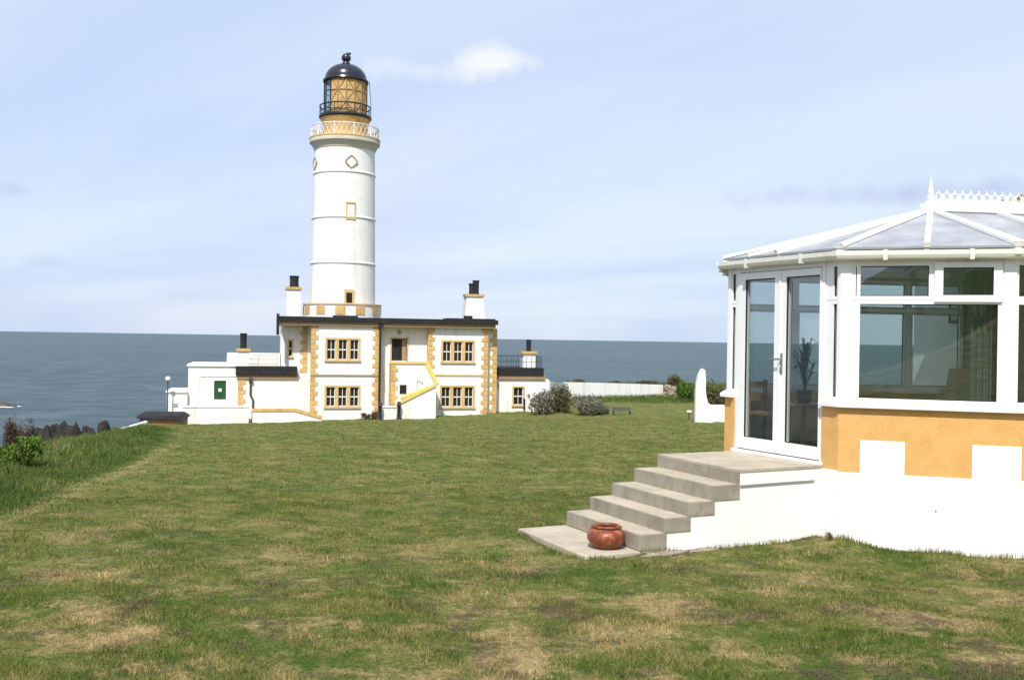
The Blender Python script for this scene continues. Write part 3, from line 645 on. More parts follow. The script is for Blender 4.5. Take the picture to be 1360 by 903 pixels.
tp(MB().tube([(34.0*k_, 0, zh+.1), (31.0*k_, 0, zt+.1)], .03, 5), 'ladder_rail', 'black')
# tower windows (px = centre; built on the shaft surface)
def shaft_angle(px, py):
    p = at_depth(px, py, TD-2.9); r = rad(p.z-tz0); q = max(-.99, min(.99, (p.x-tb.x)/r)); return -math.pi/2+math.asin(q), p.z-tz0
def on_shaft(mbf, a, z):
    """local window coordinates (u right, v out, w up) to shaft"""
    r = rad(z); er = Vector((math.cos(a), math.sin(a), 0)); et = Vector((-math.sin(a), math.cos(a), 0))
    mbf.v = [tuple(er*(r+v[1])+et*v[0]+Vector((0, 0, z+v[2]))) for v in mbf.v]; return mbf
def ringpoly(pts, wd, y0, y1):
    m = MB(); c = Vector((sum(p[0] for p in pts)/len(pts), sum(p[1] for p in pts)/len(pts))); inner = [tuple(c+(Vector(p)-c)*wd) for p in pts]
    n = len(pts)
    for i in range(n):
        j = (i+1) % n
        m.hexa([(pts[i][0], y0, pts[i][1]), (pts[j][0], y0, pts[j][1]), (inner[j][0], y0, inner[j][1]), (inner[i][0], y0, inner[i][1])],
               [(pts[i][0], y1, pts[i][1]), (pts[j][0], y1, pts[j][1]), (inner[j][0], y1, inner[j][1]), (inner[i][0], y1, inner[i][1])])
    return m
dm = [(0, -.62), (.58, 0), (0, .62), (-.58, 0)]
dmo = [(.0, -.62), (.18, -.5), (.5, -.18), (.6, 0), (.5, .18), (.18, .5), (0, .62), (-.18, .5), (-.5, .18), (-.6, 0), (-.5, -.18), (-.18, -.5)]
for px, py in ((466, 214), (418.5, 216)):
    if px == 466: a, z = shaft_angle(px, py)
    elif px < 460: a, z = a_main-math.pi*.475, z_main
    else: a, z = a_main+math.pi*.5, z_main
    if px == 466: a_main, z_main = a, z
    fr_ = on_shaft(ringpoly(dmo, .80, -.1, .07), a, z).build('diamond_window', 'tan_cornice', tower)
    on_shaft(MB().hexa([(p[0]*.8, -.08, p[1]*.8) for p in dmo], [(p[0]*.8, .02, p[1]*.8) for p in dmo]), a, z).build('blank_panel', 'tower_white', fr_)
a, z = shaft_angle(465.3, 279.5); hw, hh = .43, .80
fr_ = on_shaft(ringpoly([(-hw, -hh), (hw, -hh), (hw, hh), (-hw, hh)], .80, -.1, .07), a, z).build('shaft_window', 'ochre_pale', tower)
on_shaft(MB().box(-hw*.8, hw*.8, -.08, .015, -hh*.8, hh*.8), a, z).build('blank_panel', 'tower_white', fr_)
a, z = shaft_angle(463.5, 395.5); hw, hh = .45, .75
fr_ = on_shaft(ringpoly([(-hw, -hh), (hw, -hh), (hw, hh), (-hw, hh)], .62, -.1, .06), a, z).build('shaft_window', 'ochre_pale', tower)
on_shaft(MB().box(-hw*.62, hw*.62, -.1, .01, -hh*.62, hh*.62), a, z).build('pane', 'dark_pane', fr_)

# --- low west wing with black roof edge
lw = ST.thing('low_wing', ST.X(355), 2, 'low white wing with black roof edge and ochre corner stones left of the house', 'building')
y0 = .4; xa, xb = ST.X(317, off=y0), xl+2.4
zt_ = ST.Z(503, 350, y0)
part(shell(xa, pavL-.05, y0, 1.45, LOW, zt_), 'wall', 'white_far', lw); part(MB().box(xa, xl-.05, 1.5, 8, LOW, zt_), 'wall', 'white_far', lw)
xr = ST.X(396, off=y0)
part(MB().box(xa-.15, xr, y0-.15, 1.42, zt_+.003, zt_+.3), 'cornice', 'tan_cornice', lw)
part(MB().box(xa-.25, xr-.1, y0-.28, 1.40, zt_+.3, ST.Z(486.5, 350, y0)), 'roof_edge', 'black_matt', lw)
part(MB().box(xa-.25, xl-.1, 1.41, 8, zt_+.3, zt_+.8), 'roof', 'black_matt', lw)
quoins(lw, xa, y0, -.2, zt_-.05, 1)
xq = ST.X(333, off=y0)
part(MB().tube([(xq, y0-.2, zt_+.1), (xq, y0-.12, zt_-.3), (xq, y0-.12, 2.2), (xq+.22, y0-.12, 1.8), (xq+.22, y0-.12, -.2)], .085, 8), 'drainpipe', 'bark', lw)
part(MB().box(xq-.16, xq+.16, y0-.3, y0-.02, zt_-.25, zt_+.05), 'rainwater_head', 'bark', lw)
railing(lw, [(xa, 3.0, zt_+.8), (xl-.3, 3.0, zt_+.8)], ST.Z(471, 350, 3.0)-zt_-.8, 'ochre_pale', 1.1, .03)
chimney(lw, 315.5, 330.5, 466.5, 487, y0+.25, [(318.5, 327.5, 442.5)], dy=.9)
xz0, xz1 = ST.X(301, off=4), xl-.06
part(MB().box(xz0, xz1, 4, 7, zt_+.85, ST.Z(469.5, 340, 4)), 'rear_parapet', 'white_far', lw)
# forecourt wall with sloping ochre coping
yw = -1.2; zw = ST.Z(546.5, 360, yw); xw0, xw1, xw2 = ST.X(336, off=yw), ST.X(393, off=yw), ST.X(428, off=yw); zw2 = ST.Z(556, 428, yw)
fw = ST.thing('forecourt_wall', xw0, yw, 'low white forecourt wall with ochre coping ramping down to the lawn', 'wall')
part(MB().hexa([(xw0, yw, LOW), (xw1, yw, LOW), (xw2, yw, LOW), (xw2, yw, zw2), (xw1, yw, zw), (xw0, yw, zw)][::-1], [(xw0, yw+.35, LOW), (xw1, yw+.35, LOW), (xw2, yw+.35, LOW), (xw2, yw+.35, zw2), (xw1, yw+.35, zw), (xw0, yw+.35, zw)][::-1]), 'wall_body', 'white_far', fw)
part(MB().box(xw0-.05, xw1, yw-.06, yw+.41, zw+.002, zw+.24), 'coping', 'ochre', fw)
part(MB().bar((xw1, yw+.17, zw+.12), (xw2, yw+.17, zw2+.1), .47, .26), 'coping', 'ochre', fw)

# --- white annexe with green shutter
an = ST.thing('white_annexe', ST.X(280), 2, 'plain white flat roofed annexe with one dark green shutter', 'building')
y0 = .9; xa, xb = ST.X(250, off=y0), ST.X(317, off=.4)-.05; zt_ = ST.Z(486.5, 280, y0)
hole = W(284, 300, 505.5, 530.5, y0)
part(shell(xa, xb, y0, 8, LOW, zt_, [hole], .18), 'wall', 'white_far', an)
part(MB().box(xa-.12, xb, y0-.12, 8.1, zt_+.003, zt_+.18), 'coping', 'white_far', an)
sh = part(MB().box(hole[0], hole[1], y0+.1, y0+.17, hole[2], hole[3]), 'shutter', 'green_paint', an)
xm = (hole[0]+hole[1])/2; zm_ = (hole[2]+hole[3])/2
MB().box(xm-.14, xm+.14, y0+.06, y0+.097, zm_-.14, zm_+.14).build('shutter_plate', 'sash', sh, org=tuple(an['_org']))
MB().box(xm-.02, xm+.02, y0+.08, y0+.098, hole[2], zm_-.15).build('shutter_joint', 'black_matt', sh, org=tuple(an['_org']))
part(MB().box(ST.X(266, off=y0), xb-.1, y0-.05, y0-.002, ST.Z(500, 290, y0), ST.Z(498, 290, y0)), 'ledge', 'white_far', an)
part(MB().box(ST.X(262, off=y0), ST.X(265, off=y0), y0-.04, y0-.002, ST.Z(535, 264, y0), ST.Z(500, 264, y0)), 'pilaster', 'white_far', an)
# --- lower store at the far left
st = ST.thing('low_store', ST.X(235), 2, 'small low white store block at the left end of the station', 'building')
y0 = .5; xa2 = ST.X(222, off=y0); zt2 = ST.Z(521.5, 235, y0)
part(MB().box(xa2, xa-.02, y0, 6, -6, zt2), 'wall', 'white_far', st)
part(MB().box(xa2-.1, xa-.02, y0-.1, 6.1, zt2+.003, zt2+.14), 'coping', 'white_far', st)
part(MB().box(xa2+.5, xa2+.9, y0-.05, y0-.003, zt2-1.2, zt2-.9), 'vent_grille', 'pipe_grey', st)
# yard wall in front of annexe
yw2 = -.8; yd = ST.thing('yard_wall', ST.X(240), yw2, 'low white yard wall below the green shutter', 'wall')
part(MB().box(ST.X(243, off=yw2), ST.X(331, off=yw2), yw2, yw2+.3, LOW, ST.Z(541, 280, yw2)), 'wall_body', 'white_far', yd)
part(MB().box(ST.X(243, off=yw2)-.03, ST.X(331, off=yw2)+.03, yw2-.05, yw2+.35, ST.Z(541, 280, yw2)+.003, ST.Z(540, 280, yw2)+.06), 'coping', 'white_far', yd)
# globe lamp
p = ST.world(ST.X(223, off=-.3), -.3); p.z = max(g(p.x, p.y), ST.z0-1); hz_ = ST.Z(504, 223, -.3)+ST.z0-p.z
lp = thing('globe_lamp', p, 'thin lamp post with white globe at the left end of the station', 'lamp post')
MB().tube([(0, 0, -.2), (0, 0, .5), (0, 0, hz_-.15)], [.09, .06, .045], 8).build('pole', 'bark', lp)
MB().ball((0, 0, hz_+.05), .21, .21, .23, 14, 10).build('globe', 'sash', lp, smooth=True)
MB().lathe([(.01, hz_-.2), (.12, hz_-.2), (.12, hz_-.13), (.01, hz_-.13)], 10).build('collar', 'bark', lp)
# dark roofed hut below the lawn edge, with a pale path wall
HF = Frame(215, 80, 8, 0)
zr1, zr0 = HF.Z(551, 215), HF.Z(557, 215); hx0, hx1 = HF.X(186), HF.X(243)
hut = thing('lean_to_hut', HF.world(hx0, 0, zr0-2.0), 'low hut with dark flat roof below the lawn edge', 'hut', HF.a); hut['_org'] = (hx0, 0, zr0-2.0)
part(MB().hexa([(hx0-.2, -.3, zr0+.1), (hx1+.2, -.3, zr0-.05), (hx1+.2, 2.6, zr0+.15), (hx0-.2, 2.6, zr0+.3)], [(hx0-.1, -.2, zr1-.05), (hx1-.3, -.2, zr1), (hx1-.3, 2.5, zr1+.1), (hx0-.1, 2.5, zr1+.1)]), 'roof', 'black_matt', hut)
part(MB().box(hx0, hx1, 0, 2.4, zr0-5, zr0+.02), 'wall', 'stone', hut)
part(MB().box(hx0+1.0, hx1-.6, -.03, -.002, zr0-.5, zr0-.12), 'timber_band', 'wood', hut)
PF = Frame(182, 77, 60, 0)
pw = thing('path_wall', PF.world(PF.X(163), 0, PF.Z(572, 165)-1), 'short white path wall stepping down towards the shore', 'wall', PF.a); pw['_org'] = (PF.X(163), 0, PF.Z(572, 165)-1)
x0_, x1_ = PF.X(164), PF.X(197); za, zb_ = PF.Z(569, 164), PF.Z(559, 197)
part(MB().hexa([(x0_, 0, za-2), (x1_, 0, zb_-2), (x1_, 0, zb_), (x0_, 0, za)], [(x0_, .3, za-2), (x1_, .3, zb_-2), (x1_, .3, zb_), (x0_, .3, za)]), 'wall_body', 'white_far', pw)

# --- right wing
rw = ST.thing('side_wing', ST.X(690), 4, 'low white wing with black roof edge and one window right of the house', 'building')
y0 = 2.2; xa, xb = xr2+.004, ST.X(729, off=y0); zt_ = ST.Z(503.5, 690, y0)
hole = W(682, 694.5, 514.5, 538, y0)
part(shell(xa, xb, y0, 9, LOW, zt_, [hole]), 'wall', 'white_far', rw)
window(rw, *hole, y0, 1, .14)
xe2 = ST.X(721, off=y0)
part(MB().box(xa, xe2+.2, y0-.18, 8, zt_+.003, ST.Z(498, 690, y0)), 'cornice', 'tan_cornice', rw)
part(MB().box(xa, xe2, y0-.3, 8.1, ST.Z(498, 690, y0), ST.Z(488.5, 690, y0)), 'roof_edge', 'black_matt', rw)
zr_ = ST.Z(488.5, 690, y0)
railing(rw, [(xa+.3, y0+.2, zr_), (xe2-.1, y0+.2, zr_), (xe2-.1, 7.5, zr_), (xa+.3, 7.5, zr_)], ST.Z(473, 690, y0+.2)-zr_, 'black', .45, .022, 2)
chimney(rw, 695, 711, 470, 489, y0+1.2, [(700.5, 707, 451)], dy=1.0)
part(MB().tube([(ST.X(696.5, off=y0), y0-.1, ST.Z(529, 696, y0)), (ST.X(696.5, off=y0), y0-.1, ST.Z(545, 696, y0))], .09, 8), 'vent_pipe', 'black', rw)
part(MB().ball((ST.X(702, off=y0), y0-.12, ST.Z(524, 702, y0)), .14, .12, .14), 'bulkhead_light', 'pipe_grey', rw, smooth=True)
part(MB().tube([(xa+.1, y0-.1, zt_-.1), (xa+.5, y0-.1, zt_-.5), (xa+.5, y0-.1, zt_-.9)], .06, 6), 'pipe_branch', 'pipe_grey', rw)

# --- boundary walls
def wall_run(name, label, pts, thick=.4, cap=True, mat='white_far'):
    """pts: list of (world x, y, ztop); base goes below ground"""
    p0 = pts[0]; t = thing(name, (p0[0], p0[1], g(p0[0], p0[1])), label, 'wall'); org = (p0[0], p0[1], g(p0[0], p0[1]))
    for a, b in zip(pts, pts[1:]):
        d = Vector((b[0]-a[0], b[1]-a[1])).normalized(); nrm = Vector((-d.y, d.x))*thick/2; lo = min(g(a[0], a[1]), g(b[0], b[1]))-.8
        def ring(p, e): return [(p[0]-nrm.x*e, p[1]-nrm.y*e), (p[0]+nrm.x*e, p[1]+nrm.y*e)]
        (ax, ay), (bx_, by) = ring(a, 1); (cx, cy), (dx, dy) = ring(b, 1)
        MB().hexa([(ax, ay, lo), (cx, cy, lo), (dx, dy, lo), (bx_, by, lo)], [(ax, ay, a[2]), (cx, cy, b[2]), (dx, dy, b[2]), (bx_, by, a[2])]).build('wall_body', mat, t, org=org)
    return t
def wp(px, py, Y): p = at_depth(px, py, Y); return (p.x, p.y, p.z)
e0 = ST.world(xb, y0+.3)
wall_run('garden_wall', 'white garden wall running back from the right wing behind the shrubs', [(e0.x, e0.y, wp(730, 506, e0.y)[2]), wp(737, 508, 105), wp(750, 509, 117)])
wall_run('boundary_wall', 'long low white boundary wall beyond the grass before the sea', [wp(749.5, 507.5, 119), wp(800, 508.5, 122), wp(850, 510, 125), wp(879, 511, 127)], .5)
# flowers against the pavilion
def leaf_cloud(n, rx, ry, rz, size, seed, lobes=5, stems=True, flat=.35, up=0.0):
    r_ = np.random.default_rng(seed)
    cen = np.stack([r_.uniform(-.6, .6, lobes)*rx, r_.uniform(-.6, .6, lobes)*ry, r_.uniform(.25, .72, lobes)*rz], 1)
    rad_ = r_.uniform(.32, .55, lobes)
    li = r_.integers(0, lobes, n); v = r_.normal(size=(n, 3)); v /= np.linalg.norm(v, axis=1)[:, None]
    rr_ = r_.uniform(.35, 1, n)**.5*rad_[li]*(1+.25*np.sin(v[:, 0]*5+li)*np.sin(v[:, 2]*6))
    p = cen[li]+v*rr_[:, None]*np.array([rx, ry, rz])
    p[:, 2] = np.abs(p[:, 2])
    d1 = r_.normal(size=(n, 3)); d1[:, 2] += up; d1 /= np.linalg.norm(d1, axis=1)[:, None]
    d2 = np.cross(d1, v+r_.normal(size=(n, 3))*.6); d2 /= np.linalg.norm(d2, axis=1)[:, None]+1e-9
    s_ = size*r_.uniform(.5, 1.35, n)[:, None]
    a = p-d1*s_; b = p+d2*s_*flat; c = p+d1*s_; d = p-d2*s_*flat
    return np.stack([a, b, c, d], 1).reshape(-1, 3), np.arange(4*n).reshape(n, 4)
def shrub(name, label, loc, rx, ry, rz, mat, seed, n=1500, size=.08, cat='shrub', group=None, lobes=6, flat=.35, up=0., stemmat='bark'):
    t = thing(name, loc, label, cat, 0, group)
    v, f = leaf_cloud(n, rx, ry, rz, size, seed, lobes, flat=flat, up=up)
    o = np_mesh('foliage', v, f, mat); o.parent = t
    m = MB(); r_ = random.Random(seed)
    for i in range(9):
        a = r_.uniform(0, 6.28); k = r_.uniform(.2, .7)
        m.tube([(0.1*rx*math.cos(a), .1*ry*math.sin(a), -.15), (.35*rx*k*math.cos(a), .35*ry*k*math.sin(a), rz*.4), (rx*k*math.cos(a), ry*k*math.sin(a), rz*r_.uniform(.6, .85))], [.035*rz, .022*rz, .008*rz], 5)
    m.build('stem', stemmat, t)
    return t
for i, (px, rx, rz, lab) in enumerate([(487, .5, .55, 'small reddish plant at the foot of the left pavilion'), (497, .5, .7, 'dark potted plant beside the drainpipe foot')]):
    p = ST.world(ST.X(px, off=-1.2), -1.2); p.z = g(p.x, p.y)
    shrub('flower_clump', lab, p, rx, .5, rz, 'leaf_bracken', 60+i, 500, .09, 'plant', 'plants at the foot of the house')

# ------------------------------------------------------------------ conservatory
def v2(a): return Vector((math.cos(R(a)), math.sin(R(a))))
RD = v2(8)                                             # ridge direction (towards the bungalow)
def xy(px, py, Y): p = at_depth(px, py, Y); return Vector((p.x, p.y))
C1 = xy(1118, 480, 10.85)
e_door = v2(-63); e_front = v2(-18)
def ray2(px, py=480): d = CR @ Vector(((px-PW/2)/F, -(py-PH/2)/F, -1)); return Vector((d.x, d.y)), d.z
def cut(px, A, e, py=480):
    d, _ = ray2(px, py); det = d.x*(-e.y)+e.x*d.y            # A + e s = d t
    return (A.x*d.y-A.y*d.x)/(e.y*d.x-e.x*d.y)
C0 = C1+e_door*cut(970.5, C1, e_door); C2 = C1+e_front*cut(1345, C1, e_front)
C3 = C2+RD*1.75
C9 = C0+v2(74)*1.25
WD = Vector((-RD.y, RD.x))                             # along the bungalow wall, away from the camera
C10 = C9+RD*((C3-C9).dot(RD))
CH = [C10, C9, C0, C1, C2, C3]                          # facets: 0 back side, 1 back corner, 2 door, 3 front, 4 long side
K = 5
FE = [(CH[i+1]-CH[i]).normalized() for i in range(K)]; FL = [(CH[i+1]-CH[i]).length for i in range(K)]
FO = [Vector((e.y, -e.x)) for e in FE]
def offs(i, n):
    if i == 0: return CH[0]+FO[0]*n
    if i == K: return CH[K]+FO[K-1]*n
    b = (FO[i-1]+FO[i]).normalized(); return CH[i]+b*(n/b.dot(FO[i]))
def fp(k, s, n): return CH[k]+FE[k]*s+FO[k]*n
def P3(p, z): return (p.x, p.y, z)
def fbox(m, k, s0, s1, n0, n1, z0, z1):
    q = [fp(k, s0, n1), fp(k, s1, n1), fp(k, s1, n0), fp(k, s0, n0)]
    return m.hexa([P3(p, z0) for p in q], [P3(p, z1) for p in q])
def fs(k, px, py=480): return cut(px, CH[k], FE[k], py)
ZB, ZO, ZS = -1.39, -0.69, -0.64                       # white/ochre line, sill underside, sill top
ZG0, ZT0, ZT1, ZG1, ZH, ZF = -.583, .436, .517, .843, .93, -1.346
org = (C1.x, C1.y, -2.2)
con = thing('conservatory', org, 'white framed conservatory with orange and white dwarf wall and faceted roof', 'conservatory')
def cpart(mb, name, mat, par=None, **k): return mb.build(name, mat, par or con, org=org, **k)
NW, NI = .07, -.20
for k in range(K):
    def seg(z0, z1, n0, n1, s=None):
        if s is None: q = [offs(k, n1), offs(k+1, n1), offs(k+1, n0), offs(k, n0)]
        else:
            a, b = s
            q = [offs(k, n1) if a is None else fp(k, a, n1), offs(k+1, n1) if b is None else fp(k, b, n1), offs(k+1, n0) if b is None else fp(k, b, n0), offs(k, n0) if a is None else fp(k, a, n0)]
        return MB().hexa([P3(p, z0) for p in q], [P3(p, z1) for p in q])
    cpart(seg(-3.1, ZB if k != 2 else ZF-.03, NI, NW), 'base_wall', 'white_wall')
    rngs = [(None, None)] if k != 2 else [(None, fs(2, 981)), (fs(2, 1098), None)]
    for s in rngs:
        cpart(seg(ZB+.0 if k != 2 else ZF-.03, ZO, NI+.01, NW-.006, s), 'dwarf_wall', 'orange_wall')
        cpart(seg(ZO+.002, ZS, -.06, NW+.055, s), 'sill', 'upvc', bevel=.008)
# castellated white blocks painted on the orange band
for k, a, b, zt_ in [(3, 1142, 1201, 586), (3, 1290, 1346, 591.5)]:
    s0, s1 = fs(k, a, 600), fs(k, b, 600)
    zz_ = -1.035
    cpart(fbox(MB(), k, s0, min(s1, FL[k]+.02), NW-.02, NW, ZB+.0003, zz_), 'painted_block', 'white_wall')
cpart(fbox(MB(), 4, -.02, .07, NW-.02, NW, ZB+.0003, -1.035), 'painted_block', 'white_wall')
cpart(fbox(MB(), 4, .75, 1.2, NW-.02, NW, ZB+.0003, -1.035), 'painted_block', 'white_wall')
o = cpart(MB().ball((0, 0, 0), .012, .012, .012, 8, 6), 'wall_plug', 'pipe_grey'); pk = fp(3, fs(3, 1242, 678), NW); o.location = (pk.x-org[0]+org[0], pk.y, at_depth(1242, 678, pk.y).z); o.location = (pk.x-org[0], pk.y-org[1], at_depth(1242, 678, pk.y).z-org[2]); 
for v_ in o.data.vertices: v_.co += Vector(org)
# floor slab and corner posts
fl = [offs(i, -.19) for i in range(K+1)]
cpart(MB().hexa([P3(p, ZF-.25) for p in fl], [P3(p, ZF+.01) for p in fl]), 'floor', 'carpet')
def post(i, la, lb):
    q = [offs(i, .045), fp(i, lb, .045), fp(i, lb, -.045), offs(i, -.045), fp(i-1, FL[i-1]-la, -.045), fp(i-1, FL[i-1]-la, .045)]
    cpart(MB().hexa([P3(p, ZS+.001) for p in q], [P3(p, ZH) for p in q]), 'corner_post', 'upvc')
PW_ = {1: (.06, .05), 2: (.05, .04), 3: (.035, .09), 4: (.10, .012)}
for i, (a, b) in PW_.items(): post(i, a, b)
def glazed(k, s0, s1, z0, z1, fw=(.05, .05, .05, .06), n0=-.035, n1=.035, name='window'):
    """frame with a pane inside; fw = left, right, top, bottom widths"""
    m = MB(); a, b, c, d = fw
    fbox(m, k, s0, s0+a, n0, n1, z0, z1); fbox(m, k, s1-b, s1, n0, n1, z0, z1); fbox(m, k, s0+a, s1-b, n0, n1, z1-c, z1); fbox(m, k, s0+a, s1-b, n0, n1, z0, z0+d)
    o = cpart(m, name, 'upvc')
    cpart(fbox(MB(), k, s0+a-.004, s1-b+.004, (n0+n1)/2-.010, (n0+n1)/2+.010, z0+d-.004, z1-c+.004), 'pane', 'glass', o)
    gm = MB(); w_ = .009
    fbox(gm, k, s0+a, s0+a+w_, n1-.03, n1-.018, z0+d, z1-c); fbox(gm, k, s1-b-w_, s1-b, n1-.03, n1-.018, z0+d, z1-c); fbox(gm, k, s0+a+w_, s1-b-w_, n1-.03, n1-.018, z1-c-w_, z1-c); fbox(gm, k, s0+a+w_, s1-b-w_, n1-.03, n1-.018, z0+d, z0+d+w_)
    cpart(gm, 'gasket', 'black_matt', o)
    return o
zmid = (ZT0+ZT1)/2
def bay(k, s0, s1, cuts, jl=.05):
    """lower window(s) with fanlights above"""
    glazed(k, s0, s1, ZS, zmid-.002, (jl, .05, zmid-ZT0, ZG0-ZS))
    n = len(cuts)
    for a, b, op in cuts:
        glazed(k, a, b, zmid+.002, ZH, (min(jl, .04), .04, ZH-ZG1, ZT1-zmid), n0=-.03, n1=.034, name='fanlight')
        if op:   # opening light: a second sash standing proud
            glazed(k, a+.012, b-.012, zmid-.018, ZH-.055, (.085, .085, .055, .07), n0=.036, n1=.062, name='opening_light')
# front facet
a = fs(3, 1141)-.05; b = fs(3, 1325)+.05; mm = fs(3, 1236, 380)
bay(3, PW_[3][1]+.001, FL[3]-PW_[4][0]-.001, [(PW_[3][1]+.001, mm+.02, False), (mm+.021, FL[3]-PW_[4][0]-.001, True)])
cpart(fbox(MB(), 3, PW_[3][1]+.051, a+.05, -.03, .036, ZS+.002, ZH-.002), 'frame_packer', 'upvc')
cpart(fbox(MB(), 3, b-.05, FL[3]-PW_[4][0]-.051, -.03, .036, ZS+.002, ZH-.002), 'frame_packer', 'upvc')
# long side, back corner, back side
h4 = FL[4]*.5
bay(4, PW_[4][1]+.001, h4, [(PW_[4][1]+.001, h4, False)], .022); bay(4, h4+.002, FL[4]-.02, [(h4+.002, FL[4]-.02, True)])
bay(1, PW_[1][1]+.001, FL[1]-PW_[2][0]-.001, [(PW_[1][1]+.001, FL[1]-PW_[2][0]-.001, False)])
h0 = FL[0]/4
for i in range(4):
    a_, b_ = (i*h0+.02, (i+1)*h0-.001) if i < 3 else (3*h0+.001, FL[0]-PW_[1][0]-.001)
    bay(0, a_, b_, [(a_, b_, False)])
# door facet: narrow side lights and double doors
dl, dr_ = fs(2, 981.5), fs(2, 1098.5)
for (a_, b_, g0, g1) in [(PW_[2][1], dl, fs(2, 974.5), fs(2, 979)), (dr_, FL[2]-PW_[3][0], fs(2, 1108.5), fs(2, 1115.5))]:
    g0 = max(g0, a_+.012); g1 = min(g1, b_-.012)
    glazed(2, a_+.001, b_-.001, ZS, zmid-.002, (g0-a_, b_-g1, zmid-ZT0, ZG0-ZS), name='side_light')
    glazed(2, a_+.001, b_-.001, zmid+.002, ZH, (g0-a_, b_-g1, ZH-ZG1, ZT1-zmid), n0=-.03, n1=.034, name='side_light')
fr = MB(); fbox(fr, 2, dl, dl+.045, -.035, .05, ZF+.0, ZH); fbox(fr, 2, dr_-.045, dr_, -.035, .05, ZF, ZH); fbox(fr, 2, dl+.045, dr_-.045, -.035, .05, ZH-.075, ZH); fbox(fr, 2, dl-.02, dr_+.02, -.035, .10, ZF+.002, ZF+.035)
cpart(fr, 'door_frame', 'upvc')
sm_ = fs(2, 1040.5)
def door_leaf(s0, s1, g0, g1):
    m = MB(); z0, z1 = ZF+.05, ZH-.085; n0, n1 = -.02, .062; gz0, gz1 = -1.155, .765
    fbox(m, 2, s0, g0, n0, n1, z0, z1); fbox(m, 2, g1, s1, n0, n1, z0, z1); fbox(m, 2, g0, g1, n0, n1, gz1, z1); fbox(m, 2, g0, g1, n0, n1, z0, gz0)
    o = cpart(m, 'door', 'upvc')
    cpart(fbox(MB(), 2, g0-.004, g1+.004, .005, .025, gz0-.004, gz1+.004), 'pane', 'glass', o)
    gm = MB(); w_ = .010
    fbox(gm, 2, g0, g0+w_, .030, .05, gz0, gz1); fbox(gm, 2, g1-w_, g1, .030, .05, gz0, gz1); fbox(gm, 2, g0+w_, g1-w_, .030, .05, gz1-w_, gz1); fbox(gm, 2, g0+w_, g1-w_, .030, .05, gz0, gz0+w_)
    cpart(gm, 'gasket', 'black_matt', o)
    return o
d1 = door_leaf(dl+.048, sm_-.004, fs(2, 993.5), fs(2, 1033)); d2 = door_leaf(sm_+.004, dr_-.048, fs(2, 1048), fs(2, 1093))
hm = MB(); hs = sm_+.04
fbox(hm, 2, hs-.016, hs+.016, .063, .072, -.36, -.12); pA = fp(2, hs, .072); pB = fp(2, hs, .12); pC = fp(2, hs-.11, .12)
hm.tube([P3(pA, -.19), P3(pB, -.19), P3(pC, -.195)], .011, 8); cpart(hm, 'handle', 'brass', d2)
cpart(fbox(MB(), 2, hs-.012, hs+.012, .073, .085, -.32, -.28), 'lock', 'brass', d2)
cpart(fbox(MB(), 2, sm_-.012, sm_+.012, .0622, .075, ZF+.06, ZH-.09), 'meeting_strip', 'upvc', d1)

# gutters, eaves beam
prof = [(.10, .998), (.10, .95), (.112, .918), (.138, .903), (.164, .918), (.178, .95), (.18, .998), (.172, .998), (.17, .952), (.138, .916), (.108, .952), (.107, .998)]
for k in range(K):
    def pr(i): return [P3(offs(i, n), z) for n, z in prof]
    cpart(MB().hexa(pr(k), pr(k+1)), 'gutter', 'gutter')
    cpart(MB().hexa([P3(offs(k, n), z) for n, z in [(-.06, ZH+.002), (.055, ZH+.002), (.099, .955), (.099, 1.0), (-.06, 1.03)]], [P3(offs(k+1, n), z) for n, z in [(-.06, ZH+.002), (.055, ZH+.002), (.099, .955), (.099, 1.0), (-.06, 1.03)]]), 'eaves_beam', 'upvc')
    L = FL[k]; n = max(2, int(round(L/.8)))
    for j in range(n):
        s = L*(j+.5)/n if n > 2 else (.06 if j == 0 else L-.06) if False else L*(j+.5)/n
        cpart(fbox(fbox(MB(), k, s-.022, s+.022, .096, .189, .896, .912), k, s-.022, s+.022, .181, .189, .912, 1.006), 'gutter_bracket', 'gutter')
for i in range(1, K):
    cpart(MB().hexa([P3(offs(i, n)-FE[i-1]*.06, z) for n, z in [(.093, .95), (.138, .896), (.184, .945), (.187, 1.002), (.093, 1.002)]][::-1], [P3(offs(i, n), z) for n, z in [(.093, .95), (.138, .896), (.184, .945), (.187, 1.002), (.093, 1.002)]][::-1]), 'gutter_union', 'gutter')
# roof
FIN = at_depth(1236, 281, 12.0); FZ = FIN.z; F2 = Vector((FIN.x, FIN.y))
RW_ = F2+RD*((C3-F2).dot(RD)-.02)
ZE = 1.03
def eave(i): return Vector(P3(offs(i, .105), ZE))
FP = Vector(P3(F2, FZ)); RP = Vector(P3(RW_, FZ))
def panel(pts):
    pts = [Vector(p) for p in pts]; nrm = (pts[1]-pts[0]).cross(pts[2]-pts[0]).normalized()
    if nrm.z < 0: pts = pts[::-1]; nrm = -nrm
    cpart(MB().hexa([p-nrm*.012 for p in pts], [p+nrm*.012 for p in pts]), 'roof_panel', 'polycarbonate')
    return nrm
def rafter(p, q, nrm, wd=.06):
    p = Vector(p); q = Vector(q); o = cpart(MB().bar(p+nrm*.030, q+nrm*.030, wd, .034, nrm), 'rafter', 'upvc')
    cpart(MB().bar(p-nrm*.045, q-nrm*.045, wd*.8, .06, nrm), 'rafter_underside', 'upvc', o)
    e_ = p+nrm*.032; d = (q-p).normalized(); cpart(MB().bar(e_-d*.012, e_+d*.004, wd*1.12, .055, nrm), 'rafter_end_cap', 'gutter', o)
